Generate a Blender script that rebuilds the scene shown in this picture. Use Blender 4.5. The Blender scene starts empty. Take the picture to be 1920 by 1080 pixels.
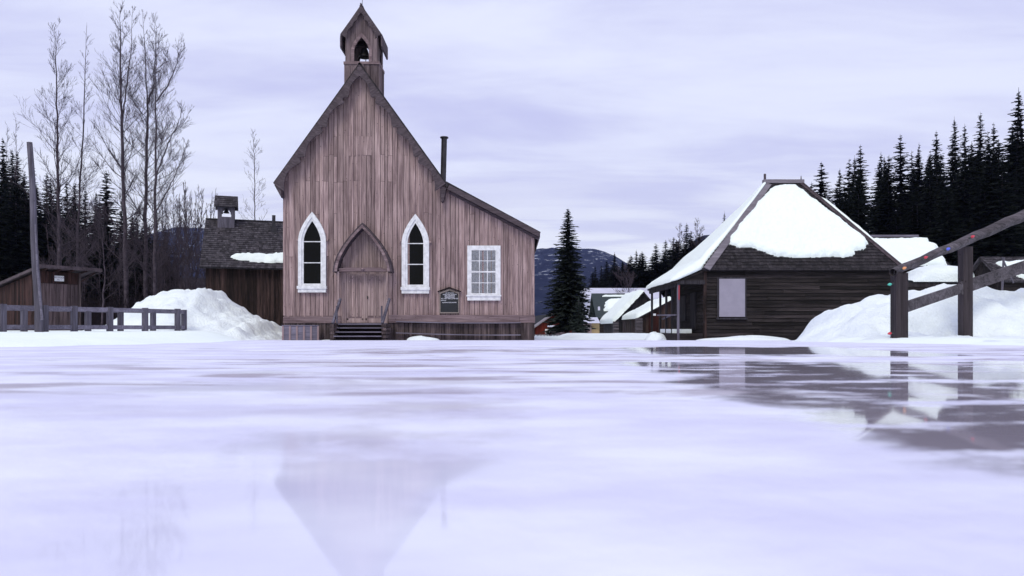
import bpy, math, random
from mathutils import Vector, noise
random.seed(7)
R = math.radians
S = bpy.context.scene
C = S.collection
# ------------------------------------------------------------------ camera
F = 1400.0            # focal length in pixels of the 1920 px wide photograph
HOR = 616.0           # horizon row
CAMZ = 0.18
cam = bpy.data.cameras.new('camera'); co = bpy.data.objects.new('camera', cam); C.objects.link(co)
co.location = (0, 0, CAMZ); co.rotation_euler = (R(90), 0, 0)
cam.sensor_width = 36; cam.lens = 36*F/1920
cam.shift_y = (HOR-540)/1920.0
cam.clip_start = 0.02; cam.clip_end = 20000
cam.dof.use_dof = True; cam.dof.focus_distance = 30; cam.dof.aperture_fstop = 4.5
S.camera = co
S.view_settings.view_transform = 'Standard'; S.view_settings.look = 'None'
S.view_settings.exposure = 0.25; S.view_settings.gamma = 1
# ------------------------------------------------------------------ world
SUN_EL, SUN_AZ = 48, 200
w = bpy.data.worlds.new('World'); S.world = w; w.use_nodes = True
nt = w.node_tree; nt.nodes.clear()
def N(nt, t, **k):
    n = nt.nodes.new(t)
    for a, b in k.items(): setattr(n, a, b)
    return n
def L(nt, a, b): nt.links.new(a, b)
def math_(nt, op, a, b=None, c=None, clamp=False):
    n = N(nt, 'ShaderNodeMath', operation=op, use_clamp=clamp)
    for i, x in enumerate((a, b, c)):
        if x is None: continue
        if hasattr(x, 'links') or hasattr(x, 'is_linked'): L(nt, x, n.inputs[i])
        else: n.inputs[i].default_value = x
    return n.outputs[0]
def mrange(nt, v, a, b, c=0.0, d=1.0, smooth=True):
    n = N(nt, 'ShaderNodeMapRange'); n.interpolation_type = 'SMOOTHSTEP' if smooth else 'LINEAR'
    L(nt, v, n.inputs[0])
    for i, x in zip((1, 2, 3, 4), (a, b, c, d)): n.inputs[i].default_value = x
    return n.outputs[0]
def mixc(nt, f, a, b, blend='MIX'):
    n = N(nt, 'ShaderNodeMix', data_type='RGBA', blend_type=blend)
    for i, x in ((0, f), (6, a), (7, b)):
        if hasattr(x, 'is_linked'): L(nt, x, n.inputs[i])
        elif i == 0: n.inputs[i].default_value = x
        else: n.inputs[i].default_value = tuple(x)[:3]+(1,)
    return n.outputs[2]
def noise_(nt, vec, scale, detail=3, rough=0.5, dist=0):
    n = N(nt, 'ShaderNodeTexNoise'); L(nt, vec, n.inputs['Vector'])
    n.inputs['Scale'].default_value = scale; n.inputs['Detail'].default_value = detail
    n.inputs['Roughness'].default_value = rough; n.inputs['Distortion'].default_value = dist
    return n.outputs[0]
def mapv(nt, vec, scale=(1, 1, 1), loc=(0, 0, 0)):
    n = N(nt, 'ShaderNodeMapping'); L(nt, vec, n.inputs[0])
    n.inputs['Scale'].default_value = scale; n.inputs['Location'].default_value = loc
    return n.outputs[0]
sky = N(nt, 'ShaderNodeTexSky'); sky.sky_type = 'NISHITA'; sky.sun_disc = False
sky.sun_elevation = R(SUN_EL); sky.sun_rotation = R(SUN_AZ); sky.dust_density = 3
tc = N(nt, 'ShaderNodeTexCoord')
sep = N(nt, 'ShaderNodeSeparateXYZ'); L(nt, tc.outputs['Generated'], sep.inputs[0])
zz = math_(nt, 'MAXIMUM', sep.outputs[2], 0.0)
zp = math_(nt, 'ADD', zz, 0.10)
cx = math_(nt, 'DIVIDE', sep.outputs[0], zp); cy = math_(nt, 'DIVIDE', sep.outputs[1], zp)
cmb = N(nt, 'ShaderNodeCombineXYZ'); L(nt, cx, cmb.inputs[0]); L(nt, cy, cmb.inputs[1])
cv = mapv(nt, cmb.outputs[0], (0.55, 1.0, 1), (3.1, 0.7, 0))
n1 = noise_(nt, cv, 0.8, 6, 0.55, 0.6)
n2 = noise_(nt, mapv(nt, cmb.outputs[0], (0.8, 2.2, 1), (8, 2, 0)), 1.2, 5, 0.6, 0.4)
cl = mrange(nt, math_(nt, 'ADD', math_(nt, 'MULTIPLY', n1, 0.6), math_(nt, 'MULTIPLY', n2, 0.4)), 0.36, 0.62)
cloud = mixc(nt, cl, (0.555, 0.572, 0.83), (0.75, 0.785, 0.95))
# a brighter, thinner layer low over the horizon, mostly on the left
hz = mrange(nt, sep.outputs[2], 0.04, 0.26, 1.0, 0.0)
lf = mrange(nt, sep.outputs[0], -0.35, 0.35, 1.0, 0.8)
bandn = mrange(nt, n2, 0.38, 0.56, 0.5, 1.0)
hb = math_(nt, 'MULTIPLY', math_(nt, 'MULTIPLY', hz, lf), bandn)
cloud2 = mixc(nt, math_(nt, 'MULTIPLY', hb, 0.95), cloud, (0.96, 0.99, 1.0))
skys = mixc(nt, 1.0, sky.outputs[0], (0.06, 0.06, 0.06), 'MULTIPLY')
skycol = mixc(nt, 0.95, skys, cloud2)
bg = N(nt, 'ShaderNodeBackground'); L(nt, skycol, bg.inputs[0]); bg.inputs[1].default_value = 1.0
wo = N(nt, 'ShaderNodeOutputWorld'); L(nt, bg.outputs[0], wo.inputs[0])
# ------------------------------------------------------------------ sun behind the overcast
sl = bpy.data.lights.new('sun', 'SUN'); sl.energy = 1.3; sl.angle = R(25); sl.color = (1.0, 0.97, 0.72)
so = bpy.data.objects.new('sun', sl); C.objects.link(so)
d = Vector((math.sin(R(SUN_AZ))*math.cos(R(SUN_EL)), math.cos(R(SUN_AZ))*math.cos(R(SUN_EL)), math.sin(R(SUN_EL))))
so.rotation_euler = d.to_track_quat('Z', 'Y').to_euler(); so.location = (0, -20, 40)

# ------------------------------------------------------------------ helpers
def X(px, Y): return (px-960)*Y/F
def Z(py, Y): return CAMZ+(HOR-py)*Y/F
def P(px, py, Y): return Vector((X(px, Y), Y, Z(py, Y)))
def lerp(a, b, t): return a+(b-a)*t
def interp(pts, x):
    if x <= pts[0][0]: return pts[0][1]
    for (a, b), (c, d_) in zip(pts, pts[1:]):
        if x <= c: return lerp(b, d_, (x-a)/(c-a))
    return pts[-1][1]
def sstep(a, b, x):
    t = max(0.0, min(1.0, (x-a)/(b-a))); return t*t*(3-2*t)
def nz(x, y, s=1.0, o=0.0): return noise.noise(Vector((x*s+o, y*s-o, o*0.37)))
def fbm(x, y, s, o=0.0):
    return nz(x, y, s, o)*.6+nz(x, y, s*2.1, o+5)*.3+nz(x, y, s*4.3, o+9)*.15
ORG = {}
class MB:
    def __init__(self): self.v = []; self.f = []
    def vert(self, p): self.v.append(tuple(p)); return len(self.v)-1
    def face(self, pts): i = len(self.v); self.v += [tuple(p) for p in pts]; self.f.append(tuple(range(i, i+len(pts))))
    def hexa(self, p):   # 8 points: bottom 4 ccw, top 4
        i = len(self.v); self.v += [tuple(q) for q in p]
        for q in ((3, 2, 1, 0), (4, 5, 6, 7), (0, 1, 5, 4), (1, 2, 6, 5), (2, 3, 7, 6), (3, 0, 4, 7)):
            self.f.append(tuple(i+k for k in q))
    def box(self, x0, x1, y0, y1, z0, z1):
        self.hexa([(x0, y0, z0), (x1, y0, z0), (x1, y1, z0), (x0, y1, z0), (x0, y0, z1), (x1, y0, z1), (x1, y1, z1), (x0, y1, z1)])
    def obox(self, O, U, V, u0, u1, v0, v1, z0, z1):
        O, U, V = Vector(O), Vector(U), Vector(V)
        q = [O+U*a+V*b for a, b in ((u0, v0), (u1, v0), (u1, v1), (u0, v1))]
        self.hexa([p+Vector((0, 0, z0)) for p in q]+[p+Vector((0, 0, z1)) for p in q])
    def bar(self, a, b, wd, ht, up=(0, 0, 1)):  # rectangular beam a->b
        a, b = Vector(a), Vector(b); d = (b-a).normalized(); s = d.cross(Vector(up)).normalized(); u = s.cross(d).normalized()
        s = s*wd/2; u = u*ht/2
        self.hexa([a-s-u, a+s-u, b+s-u, b-s-u, a-s+u, a+s+u, b+s+u, b-s+u])
    def tube(self, a, b, r0, r1=None, n=6, cap=True):
        if r1 is None: r1 = r0
        a, b = Vector(a), Vector(b); d = b-a
        if d.length < 1e-6: return
        d.normalize(); s = d.orthogonal().normalized(); t = d.cross(s)
        i = len(self.v)
        for c_, r in ((a, r0), (b, r1)):
            for k in range(n):
                an = 2*math.pi*k/n; self.v.append(tuple(c_+s*(math.cos(an)*r)+t*(math.sin(an)*r)))
        for k in range(n): self.f.append((i+k, i+(k+1) % n, i+n+(k+1) % n, i+n+k))
        if cap: self.f.append(tuple(i+k for k in reversed(range(n)))); self.f.append(tuple(i+n+k for k in range(n)))
    def path(self, pts, rad, n=6):
        i0 = len(self.v); m = len(pts); prev = None
        for j, p in enumerate(pts):
            p = Vector(p); d = (Vector(pts[min(j+1, m-1)])-Vector(pts[max(j-1, 0)])).normalized()
            s = d.orthogonal().normalized() if prev is None else (prev-d*prev.dot(d)).normalized()
            prev = s; t = d.cross(s)
            for k in range(n):
                an = 2*math.pi*k/n; self.v.append(tuple(p+s*(math.cos(an)*rad[j])+t*(math.sin(an)*rad[j])))
        for j in range(m-1):
            for k in range(n):
                a = i0+j*n+k; b = i0+j*n+(k+1) % n; self.f.append((a, b, b+n, a+n))
        self.f.append(tuple(i0+(m-1)*n+k for k in range(n)))
    def lathe(self, c_, prof, n=12):   # prof: (r,z)
        i = len(self.v); c_ = Vector(c_)
        for r, z in prof:
            for k in range(n):
                an = 2*math.pi*k/n; self.v.append((c_.x+r*math.cos(an), c_.y+r*math.sin(an), c_.z+z))
        for j in range(len(prof)-1):
            for k in range(n):
                a = i+j*n+k; b = i+j*n+(k+1) % n; self.f.append((a, b, b+n, a+n))
        self.f.append(tuple(i+k for k in reversed(range(n)))); self.f.append(tuple(i+(len(prof)-1)*n+k for k in range(n)))
    def prism(self, pts, O=(0, 0, 0), U=(1, 0, 0), V=(0, 0, 1), W=(0, 1, 0), t=0.1):  # polygon (u,v) extruded along W by t
        O, U, V, W = map(Vector, (O, U, V, W)); i = len(self.v); n = len(pts)
        for k in (0, t):
            for u, v in pts: self.v.append(tuple(O+U*u+V*v+W*k))
        self.f.append(tuple(i+k for k in range(n))); self.f.append(tuple(i+n+k for k in reversed(range(n))))
        for k in range(n): self.f.append((i+k, i+n+k, i+n+(k+1) % n, i+(k+1) % n))
    def ring(self, outer, inner, O, U=(1, 0, 0), W=(0, 1, 0), t=0.1):  # strip between two (u,z) polylines
        O, U, W = map(Vector, (O, U, W)); V = Vector((0, 0, 1))
        for k in range(len(outer)-1):
            q = [outer[k], outer[k+1], inner[k+1], inner[k]]
            pts = [O+U*a+V*b for a, b in q]
            self.hexa(pts+[p+W*t for p in pts])
    def build(self, name, mat, parent=None, org=None, smooth=False):
        if parent is not None: org = ORG[parent.name]
        if org is None: org = (0, 0, 0)
        org = Vector(org)
        me = bpy.data.meshes.new(name)
        me.from_pydata([(x-org.x, y-org.y, z-org.z) for x, y, z in self.v], [], self.f)
        me.materials.append(mat)
        if smooth:
            for p in me.polygons: p.use_smooth = True
        me.update()
        o = bpy.data.objects.new(name, me); C.objects.link(o)
        if parent is not None: o.parent = parent
        else: o.location = org
        ORG[o.name] = tuple(org)
        return o
def build_each(mb, name, mat, parent):
    par = list(range(len(mb.v)))
    def fd(a):
        while par[a] != a: par[a] = par[par[a]]; a = par[a]
        return a
    for f in mb.f:
        for k in f[1:]: par[fd(k)] = fd(f[0])
    groups = {}
    for f in mb.f: groups.setdefault(fd(f[0]), []).append(f)
    out = []
    for fs in groups.values():
        ids = sorted({k for f in fs for k in f}); mp = {k: i for i, k in enumerate(ids)}
        b = MB(); b.v = [mb.v[k] for k in ids]; b.f = [tuple(mp[k] for k in f) for f in fs]; out.append(b.build(name, mat, parent))
    return out[0]
def tag(o, label, cat=None, group=None, kind=None):
    if label: o['label'] = label
    if cat: o['category'] = cat
    if group: o['group'] = group
    if kind: o['kind'] = kind
    return o
def thing(name, loc, label, cat, group=None):
    o = bpy.data.objects.new(name, None); C.objects.link(o); o.location = loc; o.empty_display_size = .3
    ORG[o.name] = tuple(loc); return tag(o, label, cat, group)
def children(o): return [c for c in bpy.data.objects if c.parent == o]
# ---------------------------------------------------------------- materials
def newmat(name):
    m = bpy.data.materials.new(name); m.use_nodes = True; t = m.node_tree; t.nodes.clear()
    o = N(t, 'ShaderNodeOutputMaterial'); p = N(t, 'ShaderNodeBsdfPrincipled'); L(t, p.outputs[0], o.inputs[0])
    return m, t, p, o
def setc(t, sock, v):
    if hasattr(v, 'is_linked'): L(t, v, sock)
    else: sock.default_value = tuple(v)+(1,) if isinstance(v, (tuple, list)) else v
def bump(t, h, strength, dist=0.01):
    b = N(t, 'ShaderNodeBump'); L(t, h, b.inputs['Height']); b.inputs['Strength'].default_value = strength; b.inputs['Distance'].default_value = dist
    return b.outputs[0]
def plain(name, col, rough=0.6, metal=0, spec=0.4, var=0.0, sc=3):
    m, t, p, o = newmat(name)
    g = N(t, 'ShaderNodeNewGeometry')
    if var:
        n = noise_(t, g.outputs['Position'], sc, 4)
        c = mixc(t, mrange(t, n, .3, .7), [k*(1-var) for k in col], [min(1, k*(1+var)) for k in col])
        setc(t, p.inputs['Base Color'], c)
    else: setc(t, p.inputs['Base Color'], col)
    p.inputs['Roughness'].default_value = rough; p.inputs['Metallic'].default_value = metal; p.inputs['Specular IOR Level'].default_value = spec
    return m
def wood(name, light, dark, axis='z', var=0.5, rough=0.85, knots=True, spec=.2):
    m, t, p, o = newmat(name)
    g = N(t, 'ShaderNodeNewGeometry'); pos = g.outputs['Position']
    st = {'z': (22, 22, 0.9), 'x': (0.9, 22, 22), 'y': (22, .9, 22)}[axis]
    off = N(t, 'ShaderNodeVectorMath', operation='MULTIPLY_ADD'); L(t, g.outputs['Random Per Island'], off.inputs[0])
    off.inputs[1].default_value = (37, 21, 53); L(t, pos, off.inputs[2])
    v = off.outputs[0]
    gr = noise_(t, mapv(t, v, st), 1.0, 5, .65, .5)
    stm = {'z': (5, 5, .55), 'x': (.55, 5, 5), 'y': (5, .55, 5)}[axis]
    blot = noise_(t, mapv(t, v, stm), 1.0, 4, .6)
    isl = g.outputs['Random Per Island']
    a = math_(t, 'MULTIPLY', mrange(t, gr, .35, .68), .55)
    b = math_(t, 'MULTIPLY', mrange(t, blot, .35, .65), .45)
    f = math_(t, 'ADD', a, b)
    c = mixc(t, f, dark, light)
    iv = mrange(t, isl, 0, 1, 1-var, 1+var*.45, False)
    vm = N(t, 'ShaderNodeVectorMath', operation='SCALE'); L(t, c, vm.inputs[0]); L(t, iv, vm.inputs['Scale'])
    c = vm.outputs[0]
    # slow weather staining over the wall
    big = noise_(t, mapv(t, pos, (.8, .8, .35)), 1.0, 4, .6)
    c = mixc(t, math_(t, 'MULTIPLY', mrange(t, big, .45, .7), .35), c, [k*.75 for k in dark])
    if knots:
        vo = N(t, 'ShaderNodeTexVoronoi'); kk = {'z': (5, 5, 3.2), 'x': (3.2, 5, 5), 'y': (5, 3.2, 5)}[axis]
        L(t, mapv(t, v, kk), vo.inputs['Vector']); vo.inputs['Scale'].default_value = 1.3
        kf = mrange(t, vo.outputs['Distance'], .05, .13, .8, 0)
        c = mixc(t, kf, c, [k*.35 for k in dark])
    setc(t, p.inputs['Base Color'], c)
    p.inputs['Roughness'].default_value = rough; p.inputs['Specular IOR Level'].default_value = spec
    L(t, bump(t, gr, .6, .01), p.inputs['Normal'])
    return m
M = {}
M['church'] = wood('church_wood', (.47, .345, .345), (.15, .10, .106), 'z', .27)
M['churchx'] = wood('church_wood_beam', (.30, .22, .235), (.10, .066, .076), 'x', .3)
M['barge'] = wood('barge_wood', (.11, .085, .10), (.04, .03, .037), 'x', .2)
M['skirt'] = wood('skirt_wood', (.16, .12, .125), (.025, .018, .02), 'z', .5)
M['belf'] = wood('belfry_wood', (.24, .18, .195), (.07, .05, .058), 'z', .35)
M['hrz'] = wood('handrail_post_wood', (.060, .048, .058), (.018, .014, .017), 'z', .2)
M['hrx'] = wood('handrail_rail_wood', (.15, .13, .155), (.03, .025, .03), 'x', .2)
M['dooor'] = wood('door_wood', (.44, .33, .325), (.17, .12, .125), 'z', .3)
M['greyz'] = wood('grey_wood_upright', (.17, .155, .205), (.06, .054, .075), 'z', .25)
M['greyx'] = wood('grey_wood_rail', (.24, .22, .29), (.10, .09, .125), 'x', .25)
M['greyy'] = wood('grey_wood_depth', (.20, .185, .24), (.08, .072, .10), 'y', .25)
M['shedz'] = wood('shed_wood', (.075, .036, .035), (.010, .005, .005), 'z', .6)
M['darkz'] = wood('dark_wood_upright', (.07, .042, .04), (.006, .004, .004), 'z', .6)
M['darkx'] = wood('dark_wood_siding', (.045, .036, .038), (.005, .004, .0045), 'x', .6)
M['sheddoor'] = wood('shed_door_wood', (.14, .10, .11), (.03, .02, .023), 'z', .4)
M['blackz'] = wood('blackened_wood', (.05, .045, .055), (.012, .011, .014), 'z', .5)
M['shingle'] = wood('weathered_shingle', (.11, .098, .118), (.022, .019, .023), 'z', .6, knots=False)
M['shingled'] = wood('dark_shingle', (.055, .048, .056), (.012, .010, .013), 'z', .5, knots=False)
M['shinglev'] = wood('grey_ridge_board', (.26, .235, .28), (.12, .105, .13), 'x', .2, knots=False)
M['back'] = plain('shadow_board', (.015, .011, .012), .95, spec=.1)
M['white'] = plain('white_paint', (.66, .66, .70), .5, var=.14, sc=6)
M['glass'] = plain('room_shade_glass', (.001, .001, .0015), .08, spec=.12)  # opaque black pane: the dark of the room behind is put into its colour
M['metal'] = plain('black_stovepipe', (.03, .027, .035), .5, .3, var=.4)
M['iron'] = plain('dark_iron', (.02, .018, .022), .45, .5)
M['board'] = plain('painted_plywood', (.27, .25, .32), .7, var=.05, sc=4)
M['red'] = wood('red_wall', (.13, .018, .011), (.05, .008, .006), 'z', .2, knots=False)
M['yellow'] = plain('yellow_wall', (.40, .29, .16), .8, var=.1)
M['pinkish'] = wood('pale_board', (.38, .28, .30), (.25, .18, .19), 'z', .2)
M['lav'] = plain('pale_metal_roof', (.55, .55, .68), .6, var=.06, sc=.6)
M['greyroof'] = plain('grey_felt_roof', (.20, .18, .21), .8, var=.15)
M['green'] = plain('green_metal_roof', (.015, .026, .026), .5, var=.2)
M['signblack'] = plain('sign_black', (.008, .009, .013), .45)
M['signwhite'] = plain('sign_white', (.66, .66, .72), .6)
M['gold'] = wood('sign_frame_wood', (.28, .24, .22), (.16, .13, .12), 'x', .2)
M['text'] = plain('white_lettering', (.75, .75, .85), .6)
M['textdark'] = plain('dark_lettering', (.05, .04, .09), .6)
M['curtain'] = plain('grey_curtain', (.40, .41, .52), .9, var=.25, sc=12)
M['reddoor'] = wood('dark_red_door', (.045, .010, .009), (.015, .004, .004), 'z', .3)
M['redcloth'] = plain('red_paint', (.30, .03, .05), .6)
# clear window glass
m, t, p, o = newmat('clear_glass'); t.nodes.remove(p)
tr = N(t, 'ShaderNodeBsdfTransparent'); gl = N(t, 'ShaderNodeBsdfGlossy'); gl.inputs['Roughness'].default_value = .03
fr = N(t, 'ShaderNodeFresnel'); mx = N(t, 'ShaderNodeMixShader'); L(t, math_(t, 'ADD', fr.outputs[0], .05), mx.inputs[0]); L(t, tr.outputs[0], mx.inputs[1]); L(t, gl.outputs[0], mx.inputs[2]); L(t, mx.outputs[0], o.inputs[0]); M['clear'] = m
# snow
def snowmat(name, a, b, bs=.5, sc=1.0):
    m, t, p, o = newmat(name); g = N(t, 'ShaderNodeNewGeometry'); pos = g.outputs['Position']
    n = noise_(t, pos, .9*sc, 5, .6)
    c = mixc(t, mrange(t, n, .35, .7), a, b); setc(t, p.inputs['Base Color'], c)
    p.inputs['Roughness'].default_value = .75; p.inputs['Specular IOR Level'].default_value = .25
    n2 = noise_(t, pos, 7*sc, 6, .62); L(t, bump(t, n2, bs, .06), p.inputs['Normal'])
    return m
M['snow'] = snowmat('snow', (.82, .89, .89), (.85, .92, .92), .8)
M['snowpile'] = snowmat('ploughed_snow', (.78, .84, .90), (.86, .92, .94), 1.0, 1.4)
# bark and needles
def crownmat(name, a, b):
    m, t, p, o = newmat(name); g = N(t, 'ShaderNodeNewGeometry')
    n = noise_(t, g.outputs['Position'], .7, 3)
    f = math_(t, 'ADD', math_(t, 'MULTIPLY', g.outputs['Random Per Island'], .5), math_(t, 'MULTIPLY', mrange(t, n, .35, .65), .5))
    oi = N(t, 'ShaderNodeObjectInfo')
    c = mixc(t, f, a, b)
    vm = N(t, 'ShaderNodeVectorMath', operation='SCALE'); L(t, c, vm.inputs[0]); L(t, mrange(t, oi.outputs['Random'], 0, 1, .6, 1.3, False), vm.inputs['Scale'])
    setc(t, p.inputs['Base Color'], vm.outputs[0]); p.inputs['Roughness'].default_value = .9; p.inputs['Specular IOR Level'].default_value = .1
    return m
M['needle'] = crownmat('spruce_needles', (.003, .005, .005), (.014, .018, .016))
M['needle_big'] = crownmat('near_spruce_needles', (.010, .014, .014), (.040, .052, .048))
M['bark'] = plain('grey_bark', (.065, .052, .066), .9, var=.35, sc=4, spec=.1)
M['twig'] = plain('bare_twigs', (.055, .043, .054), .9, var=.2, sc=1, spec=.1)
M['brush'] = plain('dead_brush', (.022, .017, .021), .9, var=.35, sc=.5, spec=.05)
M['hill'] = plain('forest_floor', (.010, .010, .013), 1, var=.5, sc=.5, spec=.0)
# ---------------------------------------------------------------- ground, ice
def gz(x, y):
    if y < 8: z = 0.0
    else: z = lerp(0, -.32, min(1, (y-8)/24.0))
    if y > 32: z = lerp(-.32, -.50, min(1, (y-32)/60.0))
    return z
LB = [(-30, 5.2), (-8, 5.8), (-4.5, 6.5)]     # shore of the left snow shelf: x -> y
def shore_left(y):  # x of the left shore at depth y
    return interp([(5.5, -9.0), (6.3, -4.9), (7.5, -3.9), (9, -3.9), (13, -4.9), (20, -7.2), (28, -10.0), (33, -12.5), (60, -19)], y)+.25*nz(y, 3, .8)
def shore_right(y):
    return interp([(5.6, 6.5), (6.4, 4.5), (9, 4.9), (13, 5.6), (18, 6.5), (24, 9.2), (32, 16), (60, 30)], y)+.2*nz(y, 9, .9)
def shelf(x, y):    # height of the snow over the ground beside the lot
    h = 0.0
    if y > 5:
        dl = shore_left(y)-x
        if dl > 0: h = max(h, sstep(0, 1.5, dl)*interp([(5, .10), (9, .13), (24, .33), (32, .46), (60, .3)], y))
        dr = x-shore_right(y)
        if dr > 0: h = max(h, sstep(0, 1.2, dr)*interp([(5, .07), (9, .10), (14, .15), (24, .15), (32, .1)], y))
    if y > 34: h = max(h, sstep(34, 52, y)*.10)
    return h
def hill(x, y):
    h = 0
    if y > 62:
        k = sstep(62, 100, y)
        h += sstep(-24, -62, x)*9*k+sstep(22, 85, x)*15*k
        h += sstep(110, 190, y)*(6*sstep(-5, 40, x)+3)
    return h
def ground_h(x, y):
    s = shelf(x, y)
    h = gz(x, y)-.05+s+hill(x, y)
    if s > .02: h += .03*fbm(x, y, .9)
    return h
def grid(name, xs, ys, hf, mat, org=(0, 0, 0), smooth=True):
    mb = MB(); nx = len(xs)
    for y in ys:
        for x in xs: mb.v.append((x, y, hf(x, y)))
    for j in range(len(ys)-1):
        for i in range(nx-1):
            a = j*nx+i; mb.f.append((a, a+1, a+1+nx, a+nx))
    return mb.build(name, mat, None, org, smooth)
def spaced(stops):
    out = []
    for a, b, s in stops:
        n = max(1, round((b-a)/s)); out += [a+(b-a)*i/n for i in range(n)]
    out.append(stops[-1][1]); return out
xs = spaced([(-2900, -600, 500), (-600, -100, 50), (-100, -22, 4), (-22, 16, .3), (16, 100, 4), (100, 600, 50), (600, 2900, 500)])
ys = spaced([(-300, -5, 30), (-5, 5, 1), (5, 16, .25), (16, 40, .6), (40, 120, 4), (120, 400, 20), (400, 3500, 500)])
# ground material: snow on the flat, dark forest floor on the wooded slopes
m, t, p, o = newmat('snowy_ground'); g = N(t, 'ShaderNodeNewGeometry'); pos = g.outputs['Position']
sp = N(t, 'ShaderNodeSeparateXYZ'); L(t, pos, sp.inputs[0])
nn = noise_(t, pos, .25, 4)
fw = math_(t, 'MULTIPLY', mrange(t, math_(t, 'ADD', sp.outputs[1], math_(t, 'MULTIPLY', nn, 6)), 63, 68), mrange(t, math_(t, 'ABSOLUTE', math_(t, 'SUBTRACT', sp.outputs[0], 2.0)), 17, 21))
fw = math_(t, 'MAXIMUM', fw, mrange(t, sp.outputs[1], 108, 114))
n = noise_(t, pos, .9, 5)
c = mixc(t, mrange(t, n, .35, .7), (.82, .89, .89), (.85, .92, .92)); c = mixc(t, fw, c, (.012, .012, .014))
setc(t, p.inputs['Base Color'], c); p.inputs['Roughness'].default_value = .8; p.inputs['Specular IOR Level'].default_value = .1
L(t, bump(t, noise_(t, pos, 6, 6, .6), .5, .05), p.inputs['Normal']); M['ground'] = m
gnd = grid('ground', xs, ys, ground_h, M['ground']); tag(gnd, 'snow covered ground around the buildings', None, None, 'structure')
# ice sheet
m, t, p, o = newmat('wet_ice'); g = N(t, 'ShaderNodeNewGeometry'); pos = g.outputs['Position']
warp = N(t, 'ShaderNodeTexNoise'); L(t, mapv(t, pos, (1.3, 1.6, 1)), warp.inputs['Vector']); warp.inputs['Scale'].default_value = 1.4; warp.inputs['Detail'].default_value = 6; warp.inputs['Roughness'].default_value = .6
wv = N(t, 'ShaderNodeVectorMath', operation='SUBTRACT'); L(t, warp.outputs['Color'], wv.inputs[0]); wv.inputs[1].default_value = (.5, .5, .5)
wp = N(t, 'ShaderNodeVectorMath', operation='MULTIPLY_ADD'); L(t, wv.outputs[0], wp.inputs[0]); wp.inputs[1].default_value = (.9, 1.8, 0); L(t, pos, wp.inputs[2])
s_ = N(t, 'ShaderNodeSeparateXYZ'); L(t, wp.outputs[0], s_.inputs[0]); wx, wy = s_.outputs[0], s_.outputs[1]
s0 = N(t, 'ShaderNodeSeparateXYZ'); L(t, pos, s0.inputs[0]); px_, py_ = s0.outputs[0], s0.outputs[1]
def mul(a, b): return math_(t, 'MULTIPLY', a, b)
def mx_(a, b): return math_(t, 'MAXIMUM', a, b)
def region(x0, x1, y0, y1, sx=.12, sy=.2, amp=1.0):
    a = mul(mrange(t, wx, x0-sx, x0+sx), mrange(t, wx, x1-sx, x1+sx, 1, 0))
    b = mul(mrange(t, wy, y0-sy, y0+sy), mrange(t, wy, y1-sy, y1+sy, 1, 0))
    return mul(mul(a, b), amp)
PA = mul(region(.60, 30, 1.0, 4.0, .10, .22), mrange(t, noise_(t, mapv(t, pos, (.8, 2.0, 1), (1, 2, 0)), 2.6, 7, .64), .50, .62, 1, .18))
PB = region(1.0, 3.1, 4.9, 7.4, .2, .2)
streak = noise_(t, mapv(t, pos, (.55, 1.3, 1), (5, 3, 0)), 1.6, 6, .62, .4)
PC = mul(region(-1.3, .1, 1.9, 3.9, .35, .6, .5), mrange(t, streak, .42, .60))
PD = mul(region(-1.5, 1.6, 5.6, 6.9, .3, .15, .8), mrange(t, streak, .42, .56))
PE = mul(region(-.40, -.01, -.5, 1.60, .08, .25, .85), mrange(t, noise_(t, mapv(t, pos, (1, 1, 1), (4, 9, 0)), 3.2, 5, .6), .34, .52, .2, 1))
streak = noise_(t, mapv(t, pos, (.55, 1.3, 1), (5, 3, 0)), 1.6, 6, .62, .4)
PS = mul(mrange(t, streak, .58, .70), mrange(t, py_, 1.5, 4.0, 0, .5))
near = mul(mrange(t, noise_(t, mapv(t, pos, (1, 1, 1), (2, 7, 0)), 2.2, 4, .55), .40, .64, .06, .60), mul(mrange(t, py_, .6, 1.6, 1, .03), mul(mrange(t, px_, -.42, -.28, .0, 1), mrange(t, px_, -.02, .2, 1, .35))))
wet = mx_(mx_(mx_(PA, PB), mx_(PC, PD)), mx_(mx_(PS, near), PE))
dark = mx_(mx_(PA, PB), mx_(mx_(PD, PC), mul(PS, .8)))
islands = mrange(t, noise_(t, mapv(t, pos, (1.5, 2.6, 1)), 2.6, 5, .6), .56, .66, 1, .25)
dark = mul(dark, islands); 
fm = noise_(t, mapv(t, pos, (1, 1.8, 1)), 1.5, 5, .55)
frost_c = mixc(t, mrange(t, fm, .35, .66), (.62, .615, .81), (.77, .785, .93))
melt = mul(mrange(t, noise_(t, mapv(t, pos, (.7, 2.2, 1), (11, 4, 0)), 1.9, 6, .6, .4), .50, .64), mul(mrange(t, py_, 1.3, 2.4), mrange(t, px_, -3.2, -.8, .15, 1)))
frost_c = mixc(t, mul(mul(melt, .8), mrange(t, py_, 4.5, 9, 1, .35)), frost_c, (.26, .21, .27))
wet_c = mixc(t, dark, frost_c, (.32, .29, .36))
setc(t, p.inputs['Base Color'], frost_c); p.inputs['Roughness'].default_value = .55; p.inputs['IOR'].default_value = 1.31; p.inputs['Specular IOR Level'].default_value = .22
L(t, bump(t, noise_(t, mapv(t, pos, (1, 1, 1)), 9, 6, .6), .5, .02), p.inputs['Normal'])
p2 = N(t, 'ShaderNodeBsdfPrincipled'); setc(t, p2.inputs['Base Color'], wet_c); L(t, mul(mrange(t, py_, .75, 1.5, .045, .20), mrange(t, mx_(PA, PB), 0, .5, 1, .2)), p2.inputs['Roughness']); p2.inputs['IOR'].default_value = 1.33
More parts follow.
